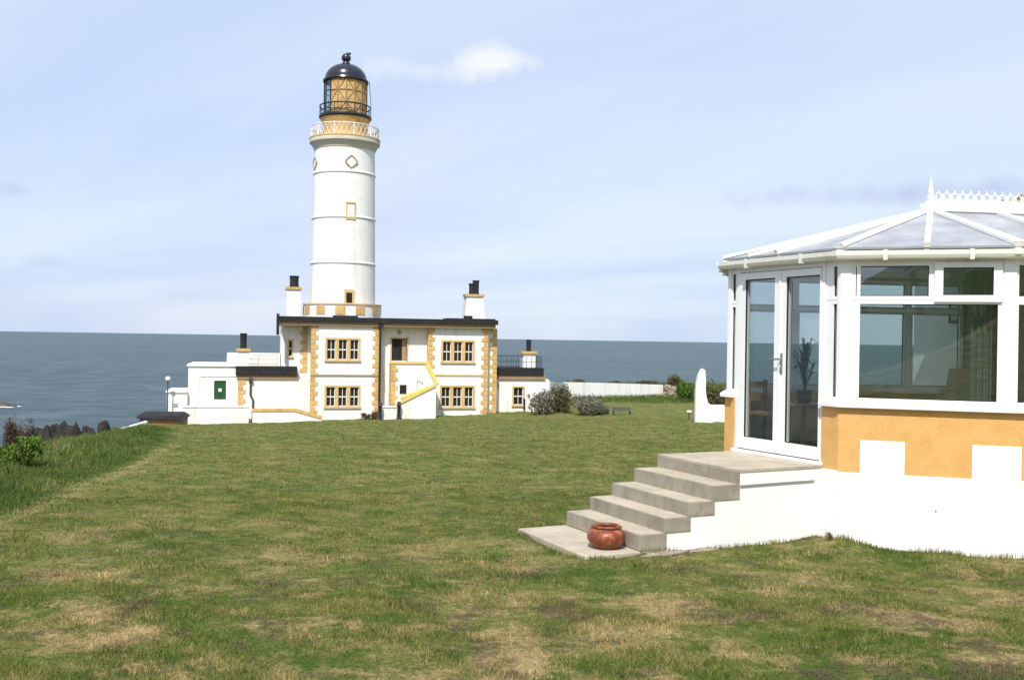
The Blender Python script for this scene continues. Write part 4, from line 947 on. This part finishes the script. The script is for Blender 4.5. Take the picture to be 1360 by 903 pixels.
for k in (1, 2, 3):
    A, B = eave(k), eave(k+1); Mid = A.lerp(B, .5)
    n_ = panel([A, Mid, FP]); panel([Mid, B, FP]); rafter(Mid, FP, n_)
    if k == 2: rafter(A.lerp(B, .25), A.lerp(B, .25).lerp(FP, .62), n_, .035)
for i in (1, 2, 3, 4):
    A = eave(i); rafter(A, FP, Vector((0, 0, 1)), .085)
for k, (A, B) in ((4, (eave(4), eave(5))), (0, (eave(1), eave(0)))):
    e3 = Vector((RD.x, RD.y, 0)); s0 = (FP-A).dot(e3); L = (B-A).dot(e3)
    prj = A+e3*max(s0, .01)
    n_ = panel([A, prj, FP]) if s0 > .05 else Vector((0, 0, 1))
    ncut = max(2, int((L-s0)/.6)); prev = (prj if s0 > .05 else A, FP)
    for j in range(ncut+1):
        f_ = j/ncut; a_ = prj.lerp(B, f_); b_ = FP.lerp(RP, f_)
        if j: n_ = panel([prev[0], a_, b_, prev[1]])
        if 0 <= j < ncut: rafter(a_, b_, n_)
        prev = (a_, b_)
rd3 = Vector((RD.x, RD.y, 0))
cpart(MB().bar(FP-rd3*.10+Vector((0, 0, .045)), RP+Vector((0, 0, .045)), .17, .10), 'ridge', 'upvc', bevel=.012)
cpart(MB().bar(FP-rd3*.06+Vector((0, 0, .11)), RP+Vector((0, 0, .11)), .06, .035), 'ridge_cap', 'upvc')
# cresting: a row of open scrolls
cr = MB(); L = (RP-FP).length; step = .105; wv = Vector((-RD.y, RD.x, 0))
for j in range(int(L/step)):
    c_ = FP+rd3*(.10+j*step)+Vector((0, 0, .185))
    cr.tube([c_+rd3*.036*math.cos(t_)+Vector((0, 0, .045*math.sin(t_))) for t_ in [i*math.pi/5 for i in range(10)]], .008, 5, True)
    cr.bar(c_+rd3*.052-Vector((0, 0, .06)), c_+rd3*.052+Vector((0, 0, .035)), .012, .010)
    cr.tube([c_+Vector((0, 0, .045)), c_+Vector((0, 0, .085))], [.009, .004], 5)
cr.bar(FP+rd3*.06+Vector((0, 0, .135)), RP+Vector((0, 0, .135)), .014, .02)
cpart(cr, 'cresting', 'upvc')
cpart(MB().lathe([(.01, FZ), (.062, FZ), (.062, FZ+.10), (.05, FZ+.12), (.036, FZ+.14), (.048, FZ+.165), (.036, FZ+.19), (.028, FZ+.21), (.038, FZ+.235), (.026, FZ+.26), (.018, FZ+.30), (.006, FZ+.40), (.001, FZ+.41)], 16, F2.x, F2.y), 'finial', 'upvc', smooth=True, auto=40)

# ------------------------------------------------------------------ bungalow behind the conservatory
bo = Vector(P3(C3, -2.3))
bun = thing('bungalow', bo, 'white bungalow with orange tiled roof joined to the conservatory', 'house', R(8))
def bl(mb, name, mat, par=None, **k): return mb.build(name, mat, par or bun, **k)
BZ = 3.90; BY0, BY1, BXW = -1.6, 5.0, 8.0
bl(MB().box(.03, BXW, BY0, BY1, -.8, BZ), 'wall', 'white_wall')
bl(MB().box(.005, .028, .35, 3.7, .96, 3.35), 'inside_wall', 'interior')
pit = .27; rx_ = BXW/2
def rz_(x): return BZ+pit*(x+.3)
for sgn in (0, 1):
    xs_ = (-.3, rx_) if sgn == 0 else (BXW+.3, rx_)
    z0_, z1_ = BZ-.02, rz_(rx_)
    bl(MB().hexa([(xs_[0], BY0-.3, z0_), (xs_[1], BY0-.3, z1_), (xs_[1], BY1+.25, z1_), (xs_[0], BY1+.25, z0_)], [(xs_[0], BY0-.3, z0_+.09), (xs_[1], BY0-.3, z1_+.09), (xs_[1], BY1+.25, z1_+.09), (xs_[0], BY1+.25, z0_+.09)]), 'roof_slope', 'roof_tile')
bl(MB().hexa([(.03, BY1-.01, BZ), (BXW, BY1-.01, BZ), (rx_, BY1-.01, rz_(rx_)-.1)], [(.03, BY1-.2, BZ), (BXW, BY1-.2, BZ), (rx_, BY1-.2, rz_(rx_)-.1)]), 'gable', 'white_wall')
bl(MB().hexa([(.03, BY0+.01, BZ), (BXW, BY0+.01, BZ), (rx_, BY0+.01, rz_(rx_)-.1)], [(.03, BY0+.2, BZ), (BXW, BY0+.2, BZ), (rx_, BY0+.2, rz_(rx_)-.1)]), 'gable', 'white_wall')
tm = MB().tube([(0, -.17, 0), (0, .17, 0)], .11, 10).build('verge_tile', 'roof_tile'); tme = tm.data; bpy.data.objects.remove(tm)
for j in range(13):     # rounded verge tiles on the far gable
    x_ = -.2+j*.33; o = inst('verge_tile', tme, bun, (x_, BY1+.2, rz_(x_)+.08), math.pi/2); o.rotation_euler = (0, -math.atan(pit), math.pi/2)
bl(MB().box(-.36, -.30, BY0-.2, BY1+.2, BZ-.16, BZ-.02), 'fascia', 'upvc')

# ------------------------------------------------------------------ things inside the conservatory
def inside(px, py, Y): p = at_depth(px, py, Y); return p
fz = ZF+.012
ac = inside(1248, 500, 13.0); t = thing('armchair', (ac.x, ac.y, fz), 'beige high backed armchair inside the conservatory seen through the big window', 'armchair', R(-150))
MB().box(-.36, .36, -.36, .30, .16, .42).build('seat', 'sofa', t, bevel=.05, smooth=True)
MB().hexa([(-.40, .26, .16), (.40, .26, .16), (.40, .42, .16), (-.40, .42, .16)], [(-.36, .38, 1.06), (.36, .38, 1.06), (.36, .52, 1.04), (-.36, .52, 1.04)]).build('backrest', 'sofa', t, bevel=.05, smooth=True)
for sx in (-1, 1):
    MB().box(sx*.37, sx*.50, -.36, .40, .16, .62).build('armrest', 'sofa', t, bevel=.04, smooth=True)
    for sy in (-.3, .36): MB().box(sx*.42-.025, sx*.42+.025, sy-.025, sy+.025, 0, .165).build('leg', 'wood', t)
st_ = inside(1019, 560, 12.75); t = thing('wooden_chair', (st_.x, st_.y, fz), 'small orange wooden chair just inside the glass doors', 'chair', R(40))
MB().box(-.21, .21, -.2, .2, .41, .45).build('seat', 'wood', t, bevel=.01)
for sx in (-1, 1):
    for sy in (-1, 1): MB().box(sx*.18-.02, sx*.18+.02, sy*.17-.02, sy*.17+.02, 0, .409 if sy < 0 else .85).build('leg', 'wood', t)
for z in (.58, .76): MB().box(-.158, .158, .155, .18, z, z+.07).build('back_rail', 'wood', t)
tb_ = inside(1068, 520, 12.6); t = thing('side_table', (tb_.x, tb_.y, fz), 'round dark side table under the house plant behind the glass doors', 'table')
MB().lathe([(.01, .54), (.28, .54), (.29, .56), (.28, .58), (.01, .58)], 24).build('table_top', 'wood', t)
MB().lathe([(.16, 0), (.15, .03), (.03, .06), (.028, .54)], 14).build('pedestal', 'wood', t)
t = thing('house_plant', (tb_.x, tb_.y, fz+.582), 'tall spiky house plant in a small pot behind the glass doors', 'plant')
MB().lathe([(.01, 0), (.075, 0), (.10, .15), (.11, .16), (.09, .16), (.085, .13), (.01, .13)], 16).build('plant_pot', 'terracotta', t)
m = MB(); r_ = random.Random(3)
for i in range(34):
    a = r_.uniform(0, 6.28); l = r_.uniform(.3, .62); out = r_.uniform(.05, .3); h0_ = r_.uniform(.12, .45)
    p0 = Vector((0, 0, h0_)); p1 = p0+Vector((math.cos(a)*out*.5, math.sin(a)*out*.5, l*.6)); p2 = p0+Vector((math.cos(a)*out*1.2, math.sin(a)*out*1.2, l*.55+r_.uniform(-.15, .15)))
    wv_ = Vector((-math.sin(a), math.cos(a), 0))*.018; m.add([p0-wv_*.5, p0+wv_*.5, p1+wv_, p1-wv_, p2], [(0, 1, 2, 3), (3, 2, 4)])
m.build('leaves', 'leaf_house', t); MB().tube([(0, 0, .12), (.01, 0, .35), (0, .01, .55)], .012, 6).build('stem', 'bark', t)
# picture on the inside wall (bungalow frame coordinates): hang it where the ray meets the wall
d2, dzz = ray2(1271, 415); A_ = C3+RD*.0
tt = (A_.dot(RD)+.0)/d2.dot(RD); pp = d2*tt; zz_ = dzz*tt
t = thing('wall_picture', (pp.x, pp.y, zz_), 'small dark framed picture on the inside wall of the conservatory', 'picture', R(8))
MB().box(-.012, .004, -.19, -.16, -.15, .15).box(-.012, .004, .16, .19, -.15, .15).box(-.012, .004, -.16, .16, .12, .15).box(-.012, .004, -.16, .16, -.15, -.12).build('frame', 'black_matt', t)
MB().box(-.002, .003, -.159, .159, -.119, .119).build('print', 'paper', t)
# curtain behind the right end of the front window
m = MB(); n = 40; s0, s1 = fs(3, 1288)+.02, fs(3, 1338); ring = []
for i in range(n+1):
    f_ = i/n; ring.append(fp(3, s0+(s1-s0)*f_, -.16+.03*math.sin(f_*34)))
inner = [p+FO[3]*-.006 for p in ring]
for z0_, z1_ in ((-1.2, .80),):
    vs = [P3(p, z0_) for p in ring]+[P3(p, z1_) for p in ring]; m.add(vs, [(i, i+1, n+1+i+1, n+1+i) for i in range(n)])
cu = m.build('curtain', 'curtain', None, org=P3(ring[n//2], -1.2), smooth=True); cu.location = P3(ring[n//2], -1.2)
tag(cu, 'dark grey green curtain hanging at the right end of the big window', 'curtain')

# ------------------------------------------------------------------ steps
SA = R(26); sx = Vector((math.cos(SA), math.sin(SA))); sy = Vector((-math.sin(SA), math.cos(SA)))
S0 = Vector((2.405, 10.48))
steps = thing('entrance_steps', (S0.x, S0.y, -2.2), 'concrete entrance steps with white side wall leading up to the glass doors', 'steps', SA)
def sp(mb, name, mat, **k): return mb.build(name, mat, steps, org=(0, 0, -2.2), **k)
WS = 1.49
tops = [(-.324, -1.50), (-.627, -1.657), (-.922, -1.80), (-1.222, -1.948)]
# distance from landing front to the door wall along x at each side
def wallx(yv):
    A = CH[2]+FO[2]*NW; e = FE[2]; o_ = S0+sy*yv; det = sx.x*(-e.y)+e.x*sx.y
    r_ = A-o_; return (r_.x*(-e.y)+e.x*r_.y)/det
xw_a, xw_b = wallx(0)-.003, wallx(WS)-.003
sp(MB().hexa([(.03, .004, -3.1), (xw_a, .004, -3.1), (xw_b, WS-.004, -3.1), (.03, WS-.004, -3.1)], [(.03, .004, ZF-.03), (xw_a, .004, ZF-.03), (xw_b, WS-.004, ZF-.03), (.03, WS-.004, ZF-.03)]), 'landing_body', 'white_wall')
sp(MB().hexa([(-.0, -.004, ZF-.028), (xw_a, -.004, ZF-.028), (xw_b, WS, ZF-.028), (-.0, WS, ZF-.028)], [(-.0, -.004, ZF), (xw_a, -.004, ZF), (xw_b, WS, ZF), (-.0, WS, ZF)]), 'landing_top', 'concrete_lit')
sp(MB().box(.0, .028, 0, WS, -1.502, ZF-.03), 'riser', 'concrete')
px_ = 0.0
xprev = 0.0
for i, (tx, tz) in enumerate(tops):
    zb_ = tops[i+1][1] if i < 3 else -2.105
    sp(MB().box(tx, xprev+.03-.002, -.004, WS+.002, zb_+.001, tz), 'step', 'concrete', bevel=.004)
    sp(MB().box(tx+.012, xprev-.001, .010, WS-.01, tz+.0005, tz+.004), 'tread', 'concrete_lit')  # thin sheet giving the step top its lighter, lit tone
    xprev = tx
out_ = [(.029, -3.0), (tops[3][0]+.03, -3.0), (tops[3][0]+.03, -2.106)]
for i in (3, 2, 1, 0):
    zb_ = tops[i+1][1] if i < 3 else -2.106
    xr_ = tops[i-1][0]+.03 if i else .029
    out_ += [(xr_, zb_-.001)] if i == 3 else [(tops[i][0]+.03, zb_-.001), (xr_, zb_-.001)]
sp(MB().hexa([(a, .006, b) for a, b in out_], [(a, WS-.006, b) for a, b in out_]), 'side_wall', 'white_wall')
sp(MB().hexa([(-1.862, -.03, -2.26), (-1.224, -.03, -2.26), (-1.224, WS+.02, -2.26), (-1.83, WS+.02, -2.26)], [(-1.862, -.03, -2.105), (-1.224, -.03, -2.105), (-1.224, WS+.02, -2.105), (-1.83, WS+.02, -2.105)]), 'bottom_slab', 'concrete_lit', bevel=.008)
sp(MB().tube([(.03, -.010, -1.512), (.6, -.010, -1.506), (1.05, -.010, -1.505)], .008, 8), 'side_pipe', 'pipe_grey')
# flat stones along the foot of the side wall
for i, (xx, yy, l) in enumerate([(-.98, -.10, .26), (-.50, -.07, .22)]):
    p = S0+sx*xx+sy*yy; z = g(p.x, p.y)
    o = rock_mesh(l, .07, .022, 40+i, 14, 8).build('edging_stone', 'stone', smooth=True); o.location = (p.x, p.y, z-.004); o.rotation_euler = (0, 0, SA+.05*i)
    tag(o, ['flat grey edging stone in the turf beside the lowest step', 'flat grey edging stone in the turf below the white side wall'][i], 'stone', 'edging stones by the steps')

# weed in the corner of the wall
wq = Vector((3.42, 10.62)); shrub('wall_weed', 'small dark weed growing in the corner between steps and white wall', (wq.x, wq.y, g(wq.x, wq.y)), 0.06, .05, .09, 'leaf_olive', 77, 110, .016, 'plant', None, 4, flat=.3, up=1.5)
# glazed pot
pc = S0+sx*(-1.445)+sy*.27
pot = thing('glazed_pot', (pc.x, pc.y, -2.105), 'squat glossy red brown pot on the slab at the foot of the steps', 'pot')
MB().lathe([(.001, .001), (.11, .001), (.128, .012), (.165, .055), (.19, .11), (.192, .15), (.175, .195), (.145, .222), (.128, .232), (.135, .25), (.142, .258), (.135, .264), (.118, .255), (.112, .235), (.15, .19), (.16, .12), (.1, .05), (.001, .045)], 40).build('pot_body', 'terracotta', pot, smooth=True)
MB().lathe([(.127, .236), (.139, .240), (.144, .250), (.140, .262), (.130, .268), (.117, .262), (.113, .245)], 40).build('rim', 'terracotta', pot, smooth=True)
for a in (math.pi*1.0, 0.0):
    c_ = Vector((math.cos(a)*.150, math.sin(a)*.150, .232)); tdir = Vector((-math.sin(a), math.cos(a), 0))
    MB().tube([c_+tdir*.02*math.cos(t_)+Vector((0, 0, .018*math.sin(t_))) for t_ in [i*math.pi/6 for i in range(7)]], .009, 7).build('lug', 'terracotta', pot, smooth=True)

pot.scale = (1.02, 1.02, .87)
# ------------------------------------------------------------------ middle distance
# white garden wall end with tall swept pier
gw = ground_hit(930, 561); GY = gw.y
outl = [(923.5, 566), (924, 525), (925, 510), (927.5, 499), (930.5, 492), (933.5, 489.5), (936.7, 491.5), (937.5, 503), (937.3, 518), (938.6, 528), (940.5, 534.5), (945, 538), (958, 538), (1000, 540), (1000, 568)]
lo = [at_depth(a, b, GY) for a, b in outl]; p0 = at_depth(930, 562, GY)
t = thing('pier_wall', p0, 'white garden wall with tall rounded end pier left of the conservatory', 'wall')
MB().hexa([tuple(p) for p in lo], [(p.x, p.y+.4, p.z) for p in lo]).build('wall_body', 'white_far', t, org=tuple(p0))
p = ground_hit(915, 556); t = thing('marker_post', p, 'short post with pale top on the grass left of the white pier', 'post')
MB().tube([(0, 0, -.2), (0, 0, .42)], .04, 8).build('stake', 'bark', t); MB().box(-.14, .16, -.06, .06, .42, .55).build('post_cap', 'sash', t, bevel=.02)
# shrubs in front of the right wing and along the grass
SH = [(718, 553, 15, 27, 'leaf_grey', 'round grey brown shrub nearest the right wing window', 90),
      (741, 552, 17, 38, 'leaf_olive', 'tall olive green shrub between two grey ones', 92),
      (779, 552, 22, 23, 'leaf_grey', 'wide low pale grey shrub right of the olive one', 89),
      (801, 552, 9, 15, 'leaf_grey', 'small pale grey shrub beside the weathered bench', 89.5)]
for i, (px, py, hw, hh, mt, lab, Y) in enumerate(SH):
    p = at_depth(px, py, Y); p.z = g(p.x, p.y); top = at_depth(px, py-hh, Y).z
    shrub('garden_shrub', lab, p, hw*Y/F*1.15, hw*Y/F, max(top-p.z, .5)*1.12, mt, 100+i, 2600, .13, 'shrub', 'shrubs right of the station', 8)
# bench
BY_ = 88; pb = at_depth(826, 551, BY_); pb.z = g(pb.x, pb.y)
t = thing('garden_bench', pb, 'low weathered grey bench on the grass beyond the lawn', 'bench', R(10))
for j in range(3): MB().box(-1.05, 1.05, -.25+j*.17, -.11+j*.17, .42, .47).build('seat_slat', 'weathered_wood', t)
for j in range(3): MB().box(-1.05, 1.05, .28+j*.02, .31+j*.02, .55+j*.14, .66+j*.14).build('back_slat', 'weathered_wood', t)
for s_ in (-1, 1):
    MB().box(s_*.95-.05, s_*.95+.05, -.22, -.14, -.1, .42).box(s_*.95-.05, s_*.95+.05, .2, .28, -.1, .95).build('leg_frame', 'weathered_wood', t)
t.scale = (.8, .8, .72)
# broken stone end of the boundary wall and scrub beyond it
for i, (px, py, r_) in enumerate([(884, 526, .75), (890, 522, .8), (897, 527, .7), (887, 514, .6), (894, 516, .55)]):
    p = at_depth(px, py, 126); o = rock_mesh(r_, r_*.9, r_*.75, 20+i, 10, 7).build('wall_stone', 'stone', smooth=False); o.location = (p.x, p.y, p.z-.15)
    tag(o, ['lowest left stone of the rubble heap ending the boundary wall', 'middle stone of the rubble heap ending the boundary wall', 'lowest right stone of the rubble heap ending the boundary wall', 'upper left stone of the rubble heap ending the boundary wall', 'upper right stone of the rubble heap ending the boundary wall'][i], 'stone', 'rubble at the end of the boundary wall')
HB = [(770, 509, 18, 4, 132, 'low heath clump behind the left part of the boundary wall'), (812, 510, 20, 4, 133, 'low heath clump behind the middle of the boundary wall'), (856, 511, 20, 5, 134, 'low heath clump behind the right part of the boundary wall'),
      (897, 522, 13, 22, 130, 'heath clump growing over the rubble heap'), (912, 530, 14, 24, 118, 'green scrub clump left of the white pier'), (950, 540, 20, 26, 75, 'scrub seen between the white pier and the conservatory')]
for i, (px, py, hw, hh, Y, lab) in enumerate(HB):
    p = at_depth(px, py, Y); top = at_depth(px, py-hh, Y).z
    zg_ = g(p.x, p.y); 
    shrub('scrub_bush', lab, (p.x, p.y, min(zg_, p.z)), hw*Y/F*1.1, hw*Y/F*.8, max(top-min(zg_, p.z), .6), 'leaf_heath' if i not in (4,) else 'leaf_green', 200+i, 2200, .16, 'bush', 'scrub beyond the boundary wall', 8)
# dark rocks and bracken at the left crest
def crag(rx, ry, rz, seed, n=40, m=24):
    r_ = random.Random(seed); ph = [r_.uniform(0, 6) for _ in range(12)]
    b = MB().ball((0, 0, 0), 1, 1, 1, n, m); vs = []
    for v in b.v:
        x, y, z = v; k = 1+.14*math.sin(3.1*x+ph[0])*math.sin(2.7*y+ph[1])+.09*math.sin(5*x+ph[2])*math.sin(6*z+ph[3])+.06*math.sin(9*x+ph[4]+3*z)*math.sin(8*y+ph[5])+.03*math.sin(17*x+ph[6])*math.sin(15*z+ph[7])+r_.uniform(-.02, .02)
        vs.append((x*k*rx, y*k*ry, max(z, -.4)*k*rz))
    b.v = vs; return b
RC = [(62, 588, 15, 26, 36, 'dark weathered rock in the middle of the bank edge'), (84, 586, 18, 29, 36.5, 'largest dark rock at the edge of the bank'), (103, 582, 9, 17, 38, 'dark rock at the right foot of the largest one'),
      (118, 578, 8, 12, 39.5, 'low dark rock between two taller ones'), (137, 576, 8, 17, 41, 'small pointed dark rock nearest the dark roofed hut'), (46, 584, 7, 18, 35, 'narrow dark rock beside the brown bracken')]
for i, (px, py, hw, hh, Y, lab) in enumerate(RC):
    p = at_depth(px, py, Y); top = at_depth(px, py-hh, Y).z; b_ = min(g(p.x, p.y), p.z)-.05
    t = thing('bank_rock', (p.x, p.y, b_), lab, 'rock', 0, 'dark rocks along the bank edge'); h_ = top-b_
    crag(hw*Y/F*1.35, hw*Y/F*1.2, h_*.97, 300+i).build('rock_body', 'bank_rock', t, smooth=True)
    for j in range(2):
        q = random.Random(500+i*3+j); o = crag(hw*Y/F*.5, hw*Y/F*.5, h_*q.uniform(.4, .62), 600+i*3+j, 26, 16).build('loose_block', 'bank_rock', t, smooth=True); o.location = (hw*Y/F*q.uniform(-.9, .9), -hw*Y/F*.7, 0)
GB = [(14, 588, 13, 22, 33, 'leaf_bracken', 'brown bracken clump at the left picture edge'), (31, 588, 13, 22, 34, 'leaf_bracken', 'brown bracken clump beside the narrow dark rock')]
for i, (px, py, hw, hh, Y, mt, lab) in enumerate(GB):
    p = at_depth(px, py, Y); zg_ = g(p.x, p.y); top = at_depth(px, py-hh, Y).z; b_ = min(zg_, p.z)-.05
    shrub('bracken_clump', lab, (p.x, p.y, b_), hw*Y/F*1.2, hw*Y/F, max(top-b_, .5)*1.05, mt, 300+i, 4500, .05, 'plant', 'bracken on the bank', 10, flat=.3)
p = at_depth(6, 622, 19.5); p.z = g(p.x, p.y)
shrub('nettle_clump', 'bright green leafy clump in the rough grass at the left edge', p, .78, .6, .72, 'leaf_green', 400, 4500, .06, 'plant', None, 7, flat=.3, up=1.2)
p = at_depth(-8, 625, 18); p.z = g(p.x, p.y)

# ------------------------------------------------------------------ grass
def blade_mat(name, rough):
    m = bpy.data.materials.new(name); m.use_nodes = True; t = m.node_tree; p = t.nodes['Principled BSDF']
    p.inputs['Roughness'].default_value = .8; p.inputs['Specular IOR Level'].default_value = .12
    gm = N(t, 'ShaderNodeNewGeometry'); pos = gm.outputs['Position']; rnd = gm.outputs['Random Per Island']
    if rough:
        n2 = N(t, 'ShaderNodeTexNoise', i_Scale=.5, i_Detail=4.0); t.links.new(pos, n2.inputs['Vector'])
        f = math_(t, 'ADD', math_(t, 'MULTIPLY', n2.outputs[0], .75), math_(t, 'MULTIPLY', rnd, .35))
        c = ramp(t, f, [(.35, (.040, .076, .013)), (.56, (.082, .128, .025)), (.70, (.145, .165, .046)), (.84, (.32, .27, .13))])
    else:
        c = turf_colour(t, pos)
        c = mixc(t, 1.0, c, ramp(t, rnd, [(0, (.50, .55, .48)), (.55, (1.05, 1.08, 1.0)), (.85, (1.55, 1.45, 1.3)), (1, (2.1, 1.9, 1.7))]), 'MULTIPLY')
    t.links.new(c, p.inputs['Base Color'])
    vm = N(t, 'ShaderNodeVectorMath', operation='MULTIPLY_ADD'); vm.inputs[1].default_value = (.45, .45, .45); vm.inputs[2].default_value = (0, 0, .6)
    t.links.new(gm.outputs['Normal'], vm.inputs[0]); vn = N(t, 'ShaderNodeVectorMath', operation='NORMALIZE'); t.links.new(vm.outputs[0], vn.inputs[0]); t.links.new(vn.outputs[0], p.inputs['Normal'])
    tl = N(t, 'ShaderNodeBsdfTranslucent'); t.links.new(c, tl.inputs[0])
    mx = N(t, 'ShaderNodeMixShader', i_0=.25); t.links.new(p.outputs[0], mx.inputs[1]); t.links.new(tl.outputs[0], mx.inputs[2])
    t.links.new(mx.outputs[0], t.nodes['Material Output'].inputs[0]); return m
poly_blk = [tuple(p) for p in [offs(i, .06) for i in range(K+1)]]
stp = [S0+sx*-1.87+sy*-.03, S0+sx*1.3+sy*-.0, S0+sx*1.3+sy*1.5, S0+sx*-1.85+sy*1.5]
def inpoly(x, y, poly):
    c = np.zeros(len(x), bool); n = len(poly)
    for i in range(n):
        (x0, y0), (x1, y1) = poly[i], poly[(i+1) % n]
        hit = ((y0 > y) != (y1 > y)) & (x < (x1-x0)*(y-y0)/(y1-y0+1e-12)+x0); c ^= hit
    return c
def fan(n, d0, d1, margin=.56):
    d = np.sqrt(rng.uniform(d0*d0, d1*d1, n)); return rng.uniform(-margin, margin, n)*d, d
def blades(x, y, h, wd, lean, segs=1):
    n = len(x); z = G(x, y); a = rng.uniform(0, 2*np.pi, n); b = rng.uniform(0, 2*np.pi, n)
    wx, wy = np.cos(a)*wd, np.sin(a)*wd; lx, ly = np.cos(b)*lean*h, np.sin(b)*lean*h
    z = z-.004
    if segs == 1:
        v = np.stack([np.stack([x-wx, y-wy, z], 1), np.stack([x+wx, y+wy, z], 1), np.stack([x+lx, y+ly, z+h], 1)], 1).reshape(-1, 3)
        return v, np.arange(3*n).reshape(n, 3)
    mx_, my_ = x+lx*.35, y+ly*.35
    v = np.stack([np.stack([x-wx, y-wy, z], 1), np.stack([x+wx, y+wy, z], 1), np.stack([mx_-wx*.7, my_-wy*.7, z+h*.62], 1), np.stack([mx_+wx*.7, my_+wy*.7, z+h*.62], 1), np.stack([x+lx, y+ly, z+h*.98], 1)], 1).reshape(-1, 3)
    k = np.arange(n)*5
    f = np.stack([np.stack([k, k+1, k+3], 1), np.stack([k, k+3, k+2], 1), np.stack([k+2, k+3, k+4], 1)], 1).reshape(-1, 3)
    return v, f
V_, F_, nv = [], [], 0
for n, d0, d1, hm_, wd in [(140000, 4.2, 8, .034, .0031), (180000, 8, 16, .036, .0045), (120000, 16, 34, .042, .009), (80000, 34, 80, .06, .02)]:
    x, y = fan(n, d0, d1); ex_ = np.interp(y, EDGE_Y, EDGE_X)
    ok = (x > ex_-.1) & ~inpoly(x, y, poly_blk) & ~inpoly(x, y, [tuple(p) for p in stp]) & ~((x > 5.9) & (y > 9.5) & (y < 17))
    x, y = x[ok], y[ok]; n = len(x)
    tuft = .75+.5*(np.sin(x*3.1+1.7*np.sin(y*2.3))*np.sin(y*3.7+x)+.4*np.sin(x*9+y*7))
    h_ = hm_*rng.uniform(.5, 1.3, n)*np.clip(tuft, .45, 1.5)
    v, f = blades(x, y, h_, wd*rng.uniform(.7, 1.3, n), rng.uniform(.1, 1.0, n)); V_.append(v); F_.append(f+nv); nv += len(v)
# longer tufts along the foot of walls and slab
def tufts(A, B, n, h, spread=.05):
    A, B = Vector(A), Vector(B); t = rng.uniform(0, 1, n); d = (B-A); nr = Vector((d.y, -d.x)).normalized(); o_ = np.abs(rng.normal(0, spread, n))
    den = .5+.5*np.sin(t*d.length*6+1.3)*np.sin(t*d.length*2.1+.4)
    keep = rng.uniform(0, 1, n) < .25+.75*den; t = t[keep]; o_ = o_[keep]; den = den[keep]
    return A.x+d.x*t+nr.x*o_, A.y+d.y*t+nr.y*o_, h*rng.uniform(.3, 1.1, len(t))*(.5+den)
for A, B, n, h_ in [(offs(3, .075), offs(4, .075), 900, .07), (offs(4, .075), offs(5, .075), 300, .08), (S0+sx*-1.2, S0+sx*1.12, 900, .06), (S0+sx*-1.87+sy*1.5, S0+sx*-1.87+sy*-.04, 700, .05), (S0+sx*-1.87+sy*-.04, S0+sx*-1.2+sy*-.04, 350, .05)]:
    x, y, hh_ = tufts(A, B, n, h_); v, f = blades(x, y, hh_, .004*np.ones(len(x)), rng.uniform(.1, .7, len(x))); V_.append(v); F_.append(f+nv); nv += len(v)
o = np_mesh('lawn_grass', np.concatenate(V_), np.concatenate(F_), blade_mat('lawn_blades', False)); tag(o, 'short patchy green and straw coloured lawn grass', 'grass', None, 'stuff')
V_, F_, nv = [], [], 0
for n, d0, d1, hm_, wd in [(70000, 8, 22, .24, .006), (80000, 22, 48, .26, .010), (30000, 48, 80, .25, .02)]:
    d = np.sqrt(rng.uniform(d0*d0, d1*d1, n)); x = -d*rng.uniform(.2, .62, n); y = d
    ex_ = np.interp(y, EDGE_Y, EDGE_X); bx_ = np.interp(y, BND_Y, BND_X); dist = ex_-x
    ok = (dist > -.05+.25*rng.uniform(0, 1, n)**2) & (x > bx_-2.5); x, y, dist = x[ok], y[ok], dist[ok]; n = len(x)
    tall = np.clip(dist/1.2, .18, 1)*(.65+.35*np.sin(x*1.7+np.sin(y))*np.sin(y*1.1)+.15*np.sin(x*5+y*4))
    v, f = blades(x, y, hm_*tall*rng.uniform(.55, 1.3, n), wd*rng.uniform(.7, 1.3, n), rng.uniform(.1, .75, n), 2); V_.append(v); F_.append(f+nv); nv += len(v)
o = np_mesh('rough_grass', np.concatenate(V_), np.concatenate(F_), blade_mat('rough_blades', True)); tag(o, 'long uncut green grass on the bank left of the lawn', 'grass', None, 'stuff')
V_, F_, nv = [], [], 0
x = rng.uniform(3, 40, 26000); y = rng.uniform(112, 140, 26000); ok = y < 134+.25*x
v, f = blades(x[ok], y[ok], rng.uniform(.15, .5, ok.sum()), np.full(ok.sum(), .03), rng.uniform(.1, .8, ok.sum()), 2)
o = np_mesh('headland_grass', v, f, blade_mat('headland_blades', True)); tag(o, 'rough grass on the headland around the far boundary wall', 'grass', None, 'stuff')
for o in bpy.data.objects:
    if '_org' in o: del o['_org']
